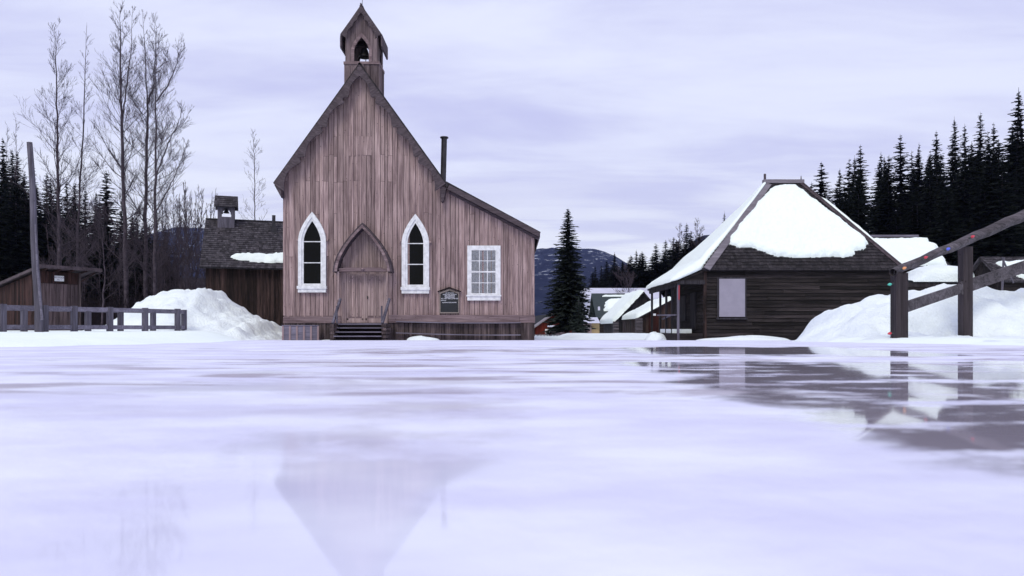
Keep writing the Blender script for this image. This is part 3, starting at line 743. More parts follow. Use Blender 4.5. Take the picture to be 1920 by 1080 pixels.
# ================================================================ BELL-ROOFED BUILDING (left)
O = Vector((X(374, 44.5), 44.5, 0)); U = Vector((.95, .312, 0)).normalized(); V = Vector((-U.y, U.x, 0))
bb = thing('schoolhouse', (O.x+3, O.y+2, -.4), 'dark plank building with shingled roof and small bell cote behind the snow pile', 'building')
ez, rz = Z(500, 44.5), Z(411, 49.0); rv = 4.74; LEN = 11
SV = Vector((V.x*rv, V.y*rv, rz-ez)); sl_ = SV.length; SVn = SV.normalized()
mb = MB(); shingles(mb, O+ZV*ez, U, SVn, 0, LEN, 0, sl_, None, .25, .17, .03); 
rfb = mb.build('roof', M['shingle'], bb)
mb = MB(); n_ = U.cross(SVn); 
def qslab(mb, pts, th):
    a, b, c_, d_ = map(Vector, pts); n2_ = (b-a).cross(d_-a).normalized()
    if n2_.z < 0: n2_ = -n2_
    mb.hexa([p_-n2_*th for p_ in (a, b, c_, d_)]+[a, b, c_, d_])
e0 = O+ZV*ez; r0 = O+SV+ZV*ez; e1 = e0+V*rv*2
qslab(mb, (e0, e0+U*LEN, r0+U*LEN, r0), .1); qslab(mb, (r0, r0+U*LEN, e1+U*LEN, e1), .1); mb.bar(r0+ZV*.04, r0+U*LEN+ZV*.04, .18, .06)
mb.build('roof_deck', M['shingled'], bb)
mb = MB(); boards(mb, O+V*.5, U, -V, .35, LEN-.3, -.5, ez+.32, .21, .03, .014, (), .4, .45)
boards(mb, O+V*.5+U*.35, V, -U, 0, rv*2-1, -.5, lambda v_: ez+.32+(rz-ez-.4)*(1-abs(v_-(rv-.5))/(rv-.5)) if abs(v_-(rv-.5)) < rv-.5 else ez+.3, .24, .03, .014, (), .4)
boards(mb, O+V*.5+U*(LEN-.3), V, U, 0, rv*2-1, -.5, lambda v_: ez+.32+(rz-ez-.4)*(1-abs(v_-(rv-.5))/(rv-.5)) if abs(v_-(rv-.5)) < rv-.5 else ez+.3, .24, .03, .014, (), .4)
mb.build('wall', M['darkz'], bb)
mb = MB(); mb.obox(O, U, V, .4, LEN-.35, .54, rv*2-.5, -.5, ez+.25); mb.build('sheathing', M['back'], bb)
def uu(px, v): 
    k = (px-960)/F; return (k*(O.y+v*V.y)-(O.x+v*V.x))/(U.x-k*U.y)
sn = [(uu(432, 1.2), 1.15), (uu(445, 1.5), 1.5), (uu(480, 1.7), 1.75), (uu(500, 1.6), 1.6), (uu(515, 1.6), 1.75), (LEN-1, 1.75), (LEN-1, .62), (uu(500, .8), .66), (uu(460, .8), .72), (uu(440, 1), .95)]
snowpad('roof_snow', e0, U, SVn, sn, .16, bb, .1, .3, .35, 3, .8)
vb = rv-.35; ua, ub = uu(408, vb-.5), uu(439.5, vb-.5); um = (ua+ub)/2; zb0 = Z(427, 47.8); hwb = (ub-ua)/2
mb = MB(); Ob = O+V*vb
zt_ = Z(385, 48.5); zo = Z(405.5, 48.3)
for vv in (-.5, .5):
    mb.obox(Ob, U, V, ua, ub, vv-.06, vv+.06, zb0-.4, zo)
    for a, b in ((ua, ua+.2), (ub-.2, ub)): mb.obox(Ob, U, V, a, b, vv-.055, vv+.055, zo, zt_)
    ohw2 = hwb-.2; za_ = Z(387, 48.3); zsb = Z(396, 48.3)
    for q in range(8):
        a = -ohw2+2*ohw2*q/8; b = -ohw2+2*ohw2*(q+1)/8
        ha = lambda x_: zsb+(za_-zsb)*math.sqrt(max(0, 1-(x_/ohw2)**2))
        h_ = min(ha(a), ha(b)); mb.obox(Ob, U, V, um+a, um+b, vv-.05, vv+.05, h_, zt_+.02)
for a in (ua, ub-.12):
    mb.obox(Ob, U, V, a+.005, a+.115, -.44, .44, zb0-.4, zo)
cote = mb.build('bell_cote', M['greyz'], bb)
mb = MB(); a0 = Ob+U*(ua-.2)+V*(-.75); zr_ = Z(365, 48.6); ze_ = Z(385.5, 48.0)
A1 = a0+ZV*ze_; B1 = Ob+U*(ua-.2)+ZV*zr_; W1 = U*(ub-ua+.4)
sv2 = (B1-A1); shingles(mb, A1, U, sv2.normalized(), 0, ub-ua+.4, 0, sv2.length, None, .2, .16, .03)
qslab(mb, (A1, A1+W1, B1+W1, B1), .05); C1 = Ob+U*(ua-.2)+V*.75+ZV*ze_; qslab(mb, (B1, B1+W1, C1+W1, C1), .05)
mb.build('cote_roof', M['shingle'], cote)
mb = MB(); mb.lathe(Ob+U*um+ZV*(zo+.32), [(.20, 0), (.19, .03), (.13, .12), (.10, .24), (.03, .30)], 12); mb.tube(Ob+U*um+ZV*(zo+.6), Ob+U*um+ZV*(zt_), .02); mb.build('bell', M['iron'], cote, smooth=True)
mb = MB(); uc = uu(513.3, rv-.8); q = O+V*(rv-.9)+U*uc; hwc = .11
mb.obox(q, U, V, -hwc, hwc, -.11, .11, rz-1.2, Z(399.5, 48.5)); mb.obox(q, U, V, -hwc-.08, hwc+.08, -.3, .2, rz-1.3, rz-.45); mb.build('chimney', M['metal'], bb)

# ================================================================ HIP-ROOFED DARK BUILDING (right)
YH = 30.0; g0 = -.42
hb_ = thing('hip_roof_building', (11.5, YH+3, -.4), 'dark clapboard building with steep snow-covered hip roof and a corner porch', 'building')
hx = lambda px: X(px, YH); hz_ = lambda py: Z(py, YH)
wl, wr = hx(1321), hx(1680); ez = hz_(504); YR, YBk = 32.9, 35.8
el, er = hx(1316), hx(1687); rl, rr = X(1435, YR), X(1502, YR); rz = Z(344, YR)
mb = MB(); siding(mb, (0, YH, 0), (1, 0, 0), (0, -1, 0), wl, wr, g0, ez, .145, .03, 3.2); wf = mb.build('front_wall', M['darkx'], hb_)
mb = MB(); siding(mb, (wl, 0, 0), (0, 1, 0), (-1, 0, 0), YH+.1, YBk, g0, ez, .145, .03, 3.2); siding(mb, (wr, 0, 0), (0, 1, 0), (1, 0, 0), YH, YBk, g0, ez, .145, .03, 3.2); siding(mb, (0, YBk, 0), (1, 0, 0), (0, 1, 0), wl, wr, g0, ez, .145, .03, 3.2)
mb.build('side_wall', M['darkx'], hb_)
mb = MB(); mb.box(wl+.02, wr-.02, YH+.005, YBk-.01, g0, ez-.02); mb.build('sheathing', M['back'], hb_)
mb = MB(); mb.box(wl-.04, wl+.07, YH-.06, YH+.1, g0, ez); mb.box(wr-.07, wr+.04, YH-.06, YH+.1, g0, ez); build_each(mb, 'corner_board', M['darkz'], hb_)
mb = MB(); Yf = YH-.25
A = Vector((el, Yf, ez)); B = Vector((er, Yf, ez)); Cc = Vector((rr, YR, rz)); Dd = Vector((rl, YR, rz)); A2 = Vector((el, YBk+.25, ez)); B2 = Vector((er, YBk+.25, ez))
for q in ((A, B, Cc, Dd), (B2, A2, Dd, Cc)):
    mb.face(q)
mb.face((A, Dd, A2)); mb.face((B, B2, Cc)); mb.face((A-ZV*.1, B-ZV*.1, B2-ZV*.1, A2-ZV*.1))
mb.bar(A-ZV*.03, B-ZV*.03, .05, .10); mb.bar(B-ZV*.03, B2-ZV*.03, .05, .10); mb.bar(A-ZV*.03, A2-ZV*.03, .05, .10)
mb.build('roof_deck', M['shingled'], hb_)
vf = (Dd-A); vfn = Vector((0, YR-Yf, rz-ez)); vl = vfn.length; vn = vfn.normalized()
mb = MB(); shingles(mb, A, (1, 0, 0), vn, 0, er-el, 0, vl, lambda v_: ((rl-el)*v_/vl, er-el-(er-rr)*v_/vl), .17, .17, .02)
mb.build('roof', M['shingled'], hb_)
vr = (Vector((rr, YR, rz))-Vector((er, YR, ez))); mb = MB(); shingles(mb, Vector((er, Yf, ez)), (0, 1, 0), vr.normalized(), 0, 2*(YR-Yf), 0, vr.length, lambda v_: ((YR-Yf)*v_/vr.length, 2*(YR-Yf)-(YR-Yf)*v_/vr.length), .17, .17, .02); mb.build('roof', M['shingled'], hb_)
# hip boards and ridge cap
mb = MB(); nf = Vector((1, 0, 0)).cross(vn)
def strip(mb, a, b, w_, side, th=.04):
    a, b = Vector(a), Vector(b); d_ = (b-a).normalized(); s_2 = Vector(side); s_2 = (s_2-d_*s_2.dot(d_)).normalized()*w_; n3 = d_.cross(s_2).normalized()*th
    if n3.z < 0: n3 = -n3
    mb.hexa([a, b, b+s_2, a+s_2, a+n3, b+n3, b+s_2+n3, a+s_2+n3])
off = -nf if nf.z < 0 else nf
strip(mb, A+off*.04, Dd+off*.04, .27, (1, 0, 0)); mb.build('hip_board', M['shinglev'], hb_)
mb = MB(); strip(mb, B+off*.04, Cc+off*.04, .11, (-1, 0, 0)); mb.bar(B+ZV*.06, Cc+ZV*.06, .12, .1); mb.build('hip_board', M['barge'], hb_)
mb = MB(); mb.bar(Dd+ZV*.08+Vector((-.1, 0, 0)), Cc+ZV*.08+Vector((.1, 0, 0)), .25, .16); build_each(mb, 'ridge_cap', M['shinglev'], hb_)
mb = MB(); mb.bar(Dd+Vector((-.02, 0, 0)), Dd+Vector((-.02, 0, .42)), .08, .08, (0, 1, 0)); mb.tube(Cc, Cc+Vector((0, 0, .34)), .05, .01, 6); build_each(mb, 'finial', M['barge'], hb_)
# snow on the front slope
def uvf(px, py):   # pixel to the roof plane (front slope) coordinates
    dx, dz = (px-960)/F, (HOR-py)/F
    # plane: z = ez + (y-Yf)*k
    k = (rz-ez)/(YR-Yf); y = (ez-k*Yf-CAMZ)/(dz-k); return (dx*y-A.x, (y-Yf)/(YR-Yf)*vl)
pts = [(1200+a/3.176, 320+b/3.176) for a, b in ((790, 100), (715, 175), (640, 262), (575, 345), (535, 395), (528, 440), (600, 462), (660, 462), (740, 490), (800, 512), (880, 522), (1010, 522), (1120, 518), (1270, 518), (1290, 500), (1275, 480), (1340, 470), (1358, 435), (1330, 395), (1250, 335), (1150, 262), (1040, 175), (980, 125), (920, 92), (860, 84))]
snowpad('roof_snow', A, (1, 0, 0), vn, [uvf(*q) for q in pts], .17, hb_, .055, .22, .10, 11, .5)
# left slope and porch snow with a swept profile
po = hx(1268)   # outer edge of the porch roof
prof = [(po-.15, hz_(527.5)), (po, hz_(526)), (el, ez-.02), (rl, rz)]
def roofz(x): return interp(prof, x)
def ysp(x):   # depth limits of the left roof at x
    if x < el: return (YH-.15, YBk)
    k = (x-el)/(rl-el); return (lerp(YH-.15, YR-.15, k), lerp(YBk+.2, YR+.05, k))
mb = MB(); nx_, ny_ = 60, 26
for s2 in (0, 1):
    for i in range(nx_+1):
        x = lerp(po-.28, rl-.05, i/nx_); ya, yb_ = ysp(x)
        for j in range(ny_+1):
            y = lerp(ya, yb_, j/ny_)
            e = min(1, (x-(po-.28))/.35); e2 = min(1, min((y-ya), (yb_-y))/.18+.15) if yb_-ya > .2 else .3
            th = (.22+.20*math.exp(-((x-7.75)/.8)**2)-.10*sstep(8.4, 10.8, x))*(1+.25*fbm(x, y, .9, 4))*math.sqrt(max(0, e))*math.sqrt(max(0, min(1, e2)))
            xx_ = x-(.12*fbm(y, 0, 1.1, 3) if i < 4 else 0)
            mb.v.append((xx_, y, roofz(x)+.02+(th if s2 == 0 else -.01)-(.05 if i == 0 else 0)))
n1_ = (nx_+1)*(ny_+1)
for i in range(nx_):
    for j in range(ny_):
        a = i*(ny_+1)+j; mb.f.append((a, a+1, a+ny_+2, a+ny_+1)); b = a+n1_; mb.f.append((b, b+ny_+1, b+ny_+2, b+1))
for i in range(nx_):
    a = i*(ny_+1); mb.f.append((a, a+ny_+1, a+ny_+1+n1_, a+n1_)); a += ny_; mb.f.append((a, a+n1_, a+ny_+1+n1_, a+ny_+1))
for j in range(ny_): mb.f.append((j, j+n1_, j+1+n1_, j+1))
mb.build('roof_snow', M['snow'], hb_, smooth=True)
# thin snow on the right hip
mb = MB(); a = B+(Cc-B)*.22; b = B+(Cc-B)*.80
K = 24; pr = []
for k in range(K+1): q = a+(b-a)*(k/K); pr.append((q+Vector((.06, .1, .10)), .10+.03*nz(k, 0, .4)))
mb.path([q[0] for q in pr], [q[1]*min(1, k/3+.3, (K-k)/3+.3) for k, q in enumerate(pr)], 8); mb.build('roof_snow', M['snow'], hb_, smooth=True)
# window board
mb = MB(); fr0 = lambda x0, x1, r0, r1, y0, y1: mb.box(hx(x0), hx(x1), y0, y1, hz_(r1), hz_(r0))
fr0(1347.5, 1395.5, 523, 594, YH-.10, YH-.06); wb_ = mb.build('window_board', M['board'], hb_)
mb = MB(); fr0(1344, 1347.2, 520, 596, YH-.08, YH-.04); fr0(1395.8, 1398.5, 520, 596, YH-.08, YH-.04); fr0(1347.2, 1395.8, 519.5, 522.8, YH-.08, YH-.04); fr0(1342, 1400, 596, 599, YH-.13, YH-.04); mb.build('window_trim', M['blackz'], wb_)
# porch
mb = MB(); slab(mb, (po-.12, hz_(528.5)), (el+.05, ez-.05), YH-.1, YBk, .08); mb.prism([(po, hz_(530)), (wl, hz_(530)), (wl, ez-.12), (el, ez-.12), (po, hz_(529))], (0, YH-.04, 0), t=.06); prf = mb.build('porch_roof', M['darkx'], hb_)
mb = MB()
n_s = 8
for k in range(n_s):
    a = po+.0+(wl-po)*k/n_s; b = po+(wl-po)*(k+1)/n_s; m_ = (a+b)/2
    mb.prism([(a, hz_(526)), (b, hz_(526)), (b, hz_(532.3)), (m_, hz_(533.8)), (a, hz_(532.3))], (0, YH-.09, 0), t=.04)
k = YH-.05
while k < YBk-.2:
    mb.prism([(k, hz_(529)), (k+.3, hz_(529)), (k+.3, hz_(537)), (k+.15, hz_(539.5)), (k, hz_(537))], (po-.06, 0, 0), (0, 1, 0), (0, 0, 1), (1, 0, 0), .04); k += .3
mb.build('valance', M['blackz'], prf)
for k, yy in enumerate((YH+.0, 31.1, 32.3, 33.6, 35.6)):
    mb = MB(); x_ = X(1271.5, YH)-.0; wd = .09
    mb.box(x_-wd/2, x_+wd/2, yy-wd/2, yy+wd/2, g0, hz_(529)); o_ = mb.build('porch_post', M['greyz'] if k == 0 else M['blackz'], hb_)
    if k == 0:
        mb = MB(); mb.box(x_-.0, x_+.052, yy-.052, yy-.03, hz_(562), hz_(535)); mb.build('red_flag', M['redcloth'], o_)
mb = MB(); mb.box(po, wl-.06, YH-.02, YBk, g0, hz_(625)); deck = mb.build('porch_deck', M['darkx'], hb_)
mb = MB(); mb.bar((po, YH+.1, hz_(590.5)), (po-.05, 33.6, hz_(588)), .06, .06); mb.bar((po, 31.1, hz_(591)), (X(1240, 34), 33.8, hz_(596)), .05, .06); build_each(mb, 'porch_rail', M['greyy'], hb_)
mb = MB(); fr1 = lambda y0, y1, r0, r1, t_: mb.box(wl-t_, wl-.03, y0, y1, hz_(r1), hz_(r0))
fr1(31.2, 32.1, 545, 618, .07); fr1(33.0, 34.0, 548, 600, .07); build_each(mb, 'side_door', M['blackz'], hb_)
def blob(name, c_, rx, ry, rz_, label, cat='snow', group=None, seed=0, parent=None, amp=.25):
    mb = MB(); nu, nv = 28, 12
    for j in range(nv+1):
        ph = math.pi/2*j/nv
        for i in range(nu):
            th = 2*math.pi*i/nu; k = 1+amp*noise.noise(Vector((math.cos(th)*1.3+seed, math.sin(th)*1.3, ph*1.2)))
            mb.v.append((c_[0]+rx*math.cos(ph)*math.cos(th)*k, c_[1]+ry*math.cos(ph)*math.sin(th)*k, c_[2]+rz_*math.sin(ph)*k))
    for j in range(nv):
        for i in range(nu):
            a = j*nu+i; b = j*nu+(i+1) % nu; mb.f.append((a, b, b+nu, a+nu))
    o_ = mb.build(name, M['snowpile'], parent, None if parent else (c_[0], c_[1], c_[2]), True)
    if label: tag(o_, label, cat, group)
    return o_
mb = MB(); mb.box(po+.05, wl-.3, 30.9, 33.5, hz_(625), hz_(617)); 
o_ = mb.build('snow_slab', M['snowpile'], None, (po+.5, 32, hz_(625))); tag(o_, 'snow slab lying on the porch deck of the dark hip-roofed building', 'snow')

# annex building behind
YA = 41.0
an = thing('snowy_annex', (X(1710, YA), YA+2, -.4), 'low building with snowy shingled roof right behind the hip-roofed building', 'building')
ax0, ax1 = X(1600, YA), X(1786, YA); azr, aze = Z(444, YA+3.5), Z(501, YA); 
mb = MB(); a = Vector((ax0, YA, aze)); vv = Vector((0, 3.5, azr-aze)); shingles(mb, a, (1, 0, 0), vv.normalized(), 0, ax1-ax0, 0, vv.length, lambda v_: (0, ax1-ax0-.0*v_), .2, .2, .03)
mb.build('roof', M['shingle'], an)
mb = MB(); q = (a, a+Vector((ax1-ax0, 0, 0)), a+Vector((ax1-ax0, 0, 0))+vv, a+vv); qslab(mb, q, .1); c2 = a+Vector((0, 7, 0)); qslab(mb, (q[3], q[2], c2+Vector((ax1-ax0, 0, 0)), c2), .1); mb.bar(q[3]+ZV*.05, q[2]+ZV*.05, .2, .12); mb.build('roof_deck', M['greyx'], an)
mb = MB(); boards(mb, (0, YA+.4, 0), (1, 0, 0), (0, -1, 0), ax0+.2, ax1-.3, -.5, aze+.3, .2, .03)
tri = lambda y: aze+.3+(azr-aze-.4)*(1-abs(y-YA-3.5)/3.1)
boards(mb, (ax1-.3, 0, 0), (0, 1, 0), (1, 0, 0), YA+.4, YA+6.6, -.5, tri, .2, .03); mb.build('wall', M['darkz'], an)
mb = MB(); mb.box(ax0+.25, ax1-.35, YA+.45, YA+6.5, -.5, aze+.2); mb.build('sheathing', M['back'], an)
def uva(px, py):
    dx, dz = (px-960)/F, (HOR-py)/F; k = (azr-aze)/3.5; y = (aze-k*YA-CAMZ)/(dz-k); return (dx*y-ax0, (y-YA)/3.5*vv.length)
pp = [(1610, 452), (1640, 451), (1738, 449), (1742, 458), (1756, 462), (1757, 470), (1768, 483), (1775, 499), (1650, 499), (1620, 499)]
pp = [uva(*q) for q in pp]
snowpad('roof_snow', a, (1, 0, 0), vv.normalized(), pp, .2, an, .08, .2, .12, 21, .4)
mb = MB(); x0_, x1_ = X(1690, 39.5), X(1828, 39.5)
# snow that slid off the annex onto a low lean-to
lt = thing('low_lean_to', (X(1760, 39.3), 39.4, -.4), 'low dark lean-to topped by a rounded snow heap under the annex eave', 'lean-to')
mb.box(X(1640, 39.3), X(1822, 39.3), 38.6, 41.2, Z(536, 39.3)-.1, Z(531, 39.3)); mb.build('roof', M['shingled'], lt)
mb = MB(); siding(mb, (0, 38.7, 0), (1, 0, 0), (0, -1, 0), X(1642, 38.7), X(1815, 38.7), -.4, Z(534, 39.3), .2, .03); mb.box(X(1642, 38.7), X(1815, 38.7), 38.71, 41, -.4, Z(536, 39.3)); mb.build('wall', M['darkx'], lt)
mb = MB(); x0_, x1_ = X(1686, 39.3), X(1829, 39.3); nu, nv = 50, 20
top_ = [(1686, 527), (1700, 519), (1712, 507), (1730, 499), (1760, 497), (1790, 501), (1808, 507), (1822, 517), (1829, 528)]
for j in range(nv+1):
    for i in range(nu+1):
        px = 1686+143*i/nu; zt0 = Z(interp(top_, px), 39.9); zb_ = Z(530, 39.3); s3 = math.sin(math.pi*j/nv)
        x = X(px, 39.9); y = 38.5+2.8*(1-math.cos(math.pi*j/nv))/2
        mb.v.append((x, y, zb_+(zt0-zb_)*max(0, s3)**.55+.07*fbm(x, y, 1.3, 2)*s3))
for j in range(nv):
    for i in range(nu): a_ = j*(nu+1)+i; mb.f.append((a_, a_+1, a_+nu+2, a_+nu+1))
mb.build('roof_snow', M['snowpile'], lt, smooth=True)
# small cabin at far right
YK = 36.0
kb = thing('log_cabin', (X(1925, YK), YK+2, -.4), 'small dark log cabin with snow patches on its roof at the right edge', 'cabin')
kx0 = X(1880, YK); kx1 = kx0+5; kr, ke = Z(481, YK+1.6), Z(527, YK); 
mb = MB(); a = Vector((kx0, YK, ke)); vv = Vector((0, 1.8, kr-ke)); shingles(mb, a, (1, 0, 0), vv.normalized(), 0, 5, 0, vv.length, None, .18, .2, .04); qslab(mb, (a, a+Vector((5, 0, 0)), a+Vector((5, 0, 0))+vv, a+vv), .08); c2 = a+Vector((0, 3.6, 0)); qslab(mb, (a+vv, a+vv+Vector((5, 0, 0)), c2+Vector((5, 0, 0)), c2), .08); mb.build('roof', M['shingle'], kb)
mb = MB(); siding(mb, (0, YK+.3, 0), (1, 0, 0), (0, -1, 0), kx0+.25, kx1-.2, -.4, ke, .2, .05); boards(mb, (kx0+.25, 0, 0), (0, 1, 0), (-1, 0, 0), YK+.3, YK+3.3, -.4, lambda y: ke+(kr-ke-.1)*(1-abs(y-YK-1.8)/1.8), .2, .03); mb.box(kx0+.28, kx1-.25, YK+.32, YK+3.2, -.4, ke); mb.build('wall', M['darkx'], kb)
snowpad('roof_snow', a, (1, 0, 0), vv.normalized(), [(.5, 1.7), (4.9, 1.7), (4.9, .9), (1.0, .85), (.6, 1.2)], .2, kb, .08, .2, .2, 31, .5)
snowpad('roof_snow', a, (1, 0, 0), vv.normalized(), [(.7, .45), (4.9, .6), (4.9, -.05), (1.2, -.05)], .2, kb, .08, .2, .15, 32, .5)
mb = MB(); mb.bar((kx0-.25, YK-.2, -.3), (kx0-.02, YK-.1, kr-.2), .07, .07); mb.bar((kx0-.1, YK-.1, kr-.2), (kx0+.45, YK-.1, ke-.1), .07, .05); build_each(mb, 'rake_pole', M['greyz'], kb)

# ================================================================ SNOW BANKS
crestR = [(6.0, .05), (6.6, .12), (7.1, .2), (7.45, .30), (7.75, .52), (8.0, .70), (8.5, .82), (9.1, .97), (9.8, 1.14), (10.2, 1.24), (10.6, 1.13), (11.2, 1.08), (13, 1.05), (17, 1.2), (20, .7), (22, 0)]
def bankR(x, y):
    yc = 17.0; c_ = interp(crestR, x*17/max(y, 12) if y < 17 else x)
    if y < yc: k = sstep(14.9, yc+.2, y+.45*nz(x, y, .9, 4))**.8
    else: k = 1-sstep(19, 24, y)
    c_ *= sstep(0, .7, x-shore_right(y)); h = ground_h(x, y)-.03+c_*k*(1+.10*fbm(x, y, .9, 8))
    h += (.20*fbm(x, y, .8, 1)+.17*abs(nz(x, y, 1.9, 4))+.09*fbm(x, y, 3.8, 2)-.05)*sstep(.0, .3, c_)*sstep(12, 15.5, y)+.05*fbm(x, y, 2.7, 5)
    a = sstep(0, 1.4, x-shore_right(y))
    h += a*.09*max(0, fbm(x, y, 1.9, 12))+(.16*math.exp(-((x-8.1)/.9)**2-((y-10.6)/.8)**2)*(1+.5*fbm(x, y, 2, 7)))*.6
    return h
o_ = grid('snow_bank', spaced([(4.2, 14, .11), (14, 22, .4)]), spaced([(5.8, 19, .11), (19, 24, .4)]), lambda x, y: bankR(x, y) if (x > shore_right(y)+.1) else -.4, M['snowpile'], (10, 15, 0))
tag(o_, 'long rounded snow bank behind the sloping handrail on the right', 'snow bank')
crestL = [(235, 611), (250, 606), (262, 590), (275, 575), (290, 560), (306, 549), (322, 545), (350, 543), (380, 541), (402, 541), (412, 552), (430, 566), (450, 580), (470, 591), (484, 597), (496, 597), (506, 604), (512, 615), (528, 625), (545, 640)]
def pileL(x, y):
    px = 960+F*x/36; c_ = Z(interp(crestL, px), 36)+.32
    k = sstep(29.5, 35.6, y+.4*nz(x, y, .7)) if y < 36 else 1-sstep(37, 41, y)
    return -.42+max(0, c_)*k*(1+.06*fbm(x, y, .9))+(.26*fbm(x, y, 1.1, 3)+.22*abs(nz(x, y, 2.3, 6))+.15*fbm(x, y, 4.5, 6))*min(1, k*2)-.06
o_ = grid('snow_pile', spaced([(-19.4, -10.6, .13)]), spaced([(29, 37, .13), (37, 41.5, .4)]), pileL, M['snowpile'], (-15, 34, -.4))
tag(o_, 'large lumpy ploughed snow pile in front of the plank schoolhouse', 'snow pile')
blob('snow_mound', (X(791, 31), 31.0, -.36), .70, .4, .22, 'small white snow mound against the church skirting right of the steps', 'snow mound', seed=1)
blob('snow_mound', (X(616, 31), 31.0, -.36), .50, .4, .07, 'very low smear of snow at the church skirting just left of the steps', 'snow mound', seed=2)
blob('snow_mound', (X(1405, 28.4), 28.8, -.38), 2.0, .6, .27, 'wide low snow mound under the boarded window of the hip-roofed building', 'snow mound', seed=3)
blob('snow_mound', (X(1228, 31), 31.0, -.40), .45, .7, .42, 'lumpy snow heap at the left foot of the dark porch', 'snow mound', seed=4)
# village snow ledge
o_ = grid('snow_ledge', spaced([(X(1040, 44), X(1236, 44), .3)]), spaced([(38, 50, .4)]), lambda x, y: -.45+(.32*sstep(38.5, 42.5, y)*(1-.9*sstep(X(1080, 44), X(1045, 44), x)))*(1+.15*fbm(x, y, .6)), M['snowpile'], (5, 44, -.4))
tag(o_, 'low ledge of ploughed snow in front of the distant village cabins', 'snow bank')

# ================================================================ LEFT FENCES, POLE, SHED
A0 = Vector((X(5, 24), 24, 0)); B0 = Vector((X(338, 30), 30, 0)); du = (B0-A0); flen = du.length; dn = du.normalized(); nf_ = Vector((dn.y, -dn.x, 0))
def on_line(Aq, dq, px): k = (px-960)/F; return (k*Aq.y-Aq.x)/(dq.x-k*dq.y)
def railing(name, Aq, dq, pxs, label, extra=()):
    t_ = thing(name, (Aq.x+dq.x*3, Aq.y+dq.y*3, .1), label, 'fence', 'weathered railings of the left boardwalk')
    us = [on_line(Aq, dq, p_) for p_ in pxs]
    for i, u in enumerate(us):
        w_ = .17
        mb = MB(); mb.obox(Aq, dq, Vector((dq.y, -dq.x, 0)), u-w_/2, u+w_/2, -.08, .08, -.15, .97); mb.build('post', M['greyz'], t_)
    for z0_, z1_ in ((.80, .94), (.15, .30)):
        mb = MB()
        for a, b in zip(us, us[1:]):
            if b-a > .3: mb.obox(Aq, dq, Vector((dq.y, -dq.x, 0)), a+.09, b-.09, -.04, .04, z0_, z1_)
        mb.obox(Aq, dq, Vector((dq.y, -dq.x, 0)), us[0]-3, us[0]-.09, -.04, .04, z0_, z1_)
        for q in extra:
            a = Aq+dq*us[-1]; mb.bar(Vector((a.x, a.y, (z0_+z1_)/2)), Vector((q.x, q.y, (z0_+z1_)/2)), .08, z1_-z0_)
        mb.build('rail', M['greyx'], t_)
    return t_
Ab = Vector((X(-22, 25.2), 25.2, 0)); Bb = Vector((X(345, 31.5), 31.5, 0)); db = (Bb-Ab).normalized()
railing('railing', A0, dn, (5, 72, 84, 139, 206, 272, 333), 'front weathered grey post-and-rail railing at the left, nearest the camera', (Bb,))
railing('railing', Ab, db, (45, 165, 226, 287, 345), 'rear grey railing of the left boardwalk, seen between the front posts')
pl_ = thing('utility_pole', (X(74, 24.6), 24.6, .0), 'tall leaning weathered pole rising from the railing at the left', 'pole')
mb = MB(); a = P(74, 640, 24.6); b = P(56, 267, 24.6); K = 10
mb.path([a+(b-a)*(k/K)+Vector((.02*math.sin(k), 0, 0)) for k in range(K+1)], [lerp(.125, .085, k/K) for k in range(K+1)], 10); mb.build('pole_shaft', M['greyz'], pl_, smooth=True)
mb = MB(); mb.tube(P(70, 505, 24.4), P(79, 600, 24.4), .035, .04, 6); mb.tube(P(66, 420, 24.45), P(70, 505, 24.4), .02, .035, 6); build_each(mb, 'conduit', M['greyx'], pl_)
sh = thing('plank_shed', (X(90, 35), 35.5, -.2), 'reddish brown plank shed with a sloping roof and a white sign, behind the left railing', 'shed')
O = Vector((X(73, 34), 34, 0)); U = Vector((math.cos(R(60)), math.sin(R(60)), 0)); V = Vector((-U.y, U.x, 0)); FW = 1.85; SD = 4.4
zc = Z(507, 34); kz = .20
mb = MB(); boards(mb, O, U, -V, 0, FW, Z(531, 34.5), zc-.02, .17, .03, .012, (), .3, .3); boards(mb, O, V, -U, 0, SD, -.35, lambda v: zc-.05-kz*v, .2, .03, .014, (), .3); boards(mb, O+U*FW, V, U, 0, SD, -.35, lambda v: zc-.05-kz*v, .2, .03, .014, (), .3); boards(mb, O+V*SD, U, V, 0, FW, -.35, zc-.05-kz*SD, .2, .03)
mb.build('wall', M['shedz'], sh)
mb = MB(); mb.hexa([O+U*.01+V*.005-ZV*.35, O+U*(FW-.01)+V*.005-ZV*.35, O+U*(FW-.01)+V*(SD-.01)-ZV*.35, O+U*.01+V*(SD-.01)-ZV*.35]+[O+U*a+V*b+ZV*(zc-.1-kz*b) for a, b in ((.01, .005), (FW-.01, .005), (FW-.01, SD-.01), (.01, SD-.01))]); mb.build('sheathing', M['back'], sh)
mb = MB(); boards(mb, O-V*.02, U, -V, .08, FW-.1, -.35, Z(531, 34.5)-.02, .16, .03, .014, (), .25); mb.build('door', M['sheddoor'], sh)
mb = MB(); mb.obox(O-V*.03, U, -V, FW-.08, FW+.02, -.02, .06, -.35, zc); build_each(mb, 'corner_board', M['skirt'], sh)
mb = MB(); q = [O+U*a+V*b+ZV*(zc+.05-kz*b) for a, b in ((-.25, -.55), (FW+.75, -.55), (FW+.75, SD+.3), (-.25, SD+.3))]; qslab(mb, [p_+ZV*.08 for p_ in q], .05); mb.bar(q[0]-V*0, q[1], .06, .16); mb.bar(q[0], q[3], .05, .13); mb.bar(q[1], q[2], .05, .13); mb.build('roof', M['barge'], sh)
mb = MB()
for k in range(4): a = O+U*(.1+k*.6)+ZV*(zc-.03); mb.bar(a-V*.5+ZV*.1, a+V*.2, .06, .09)
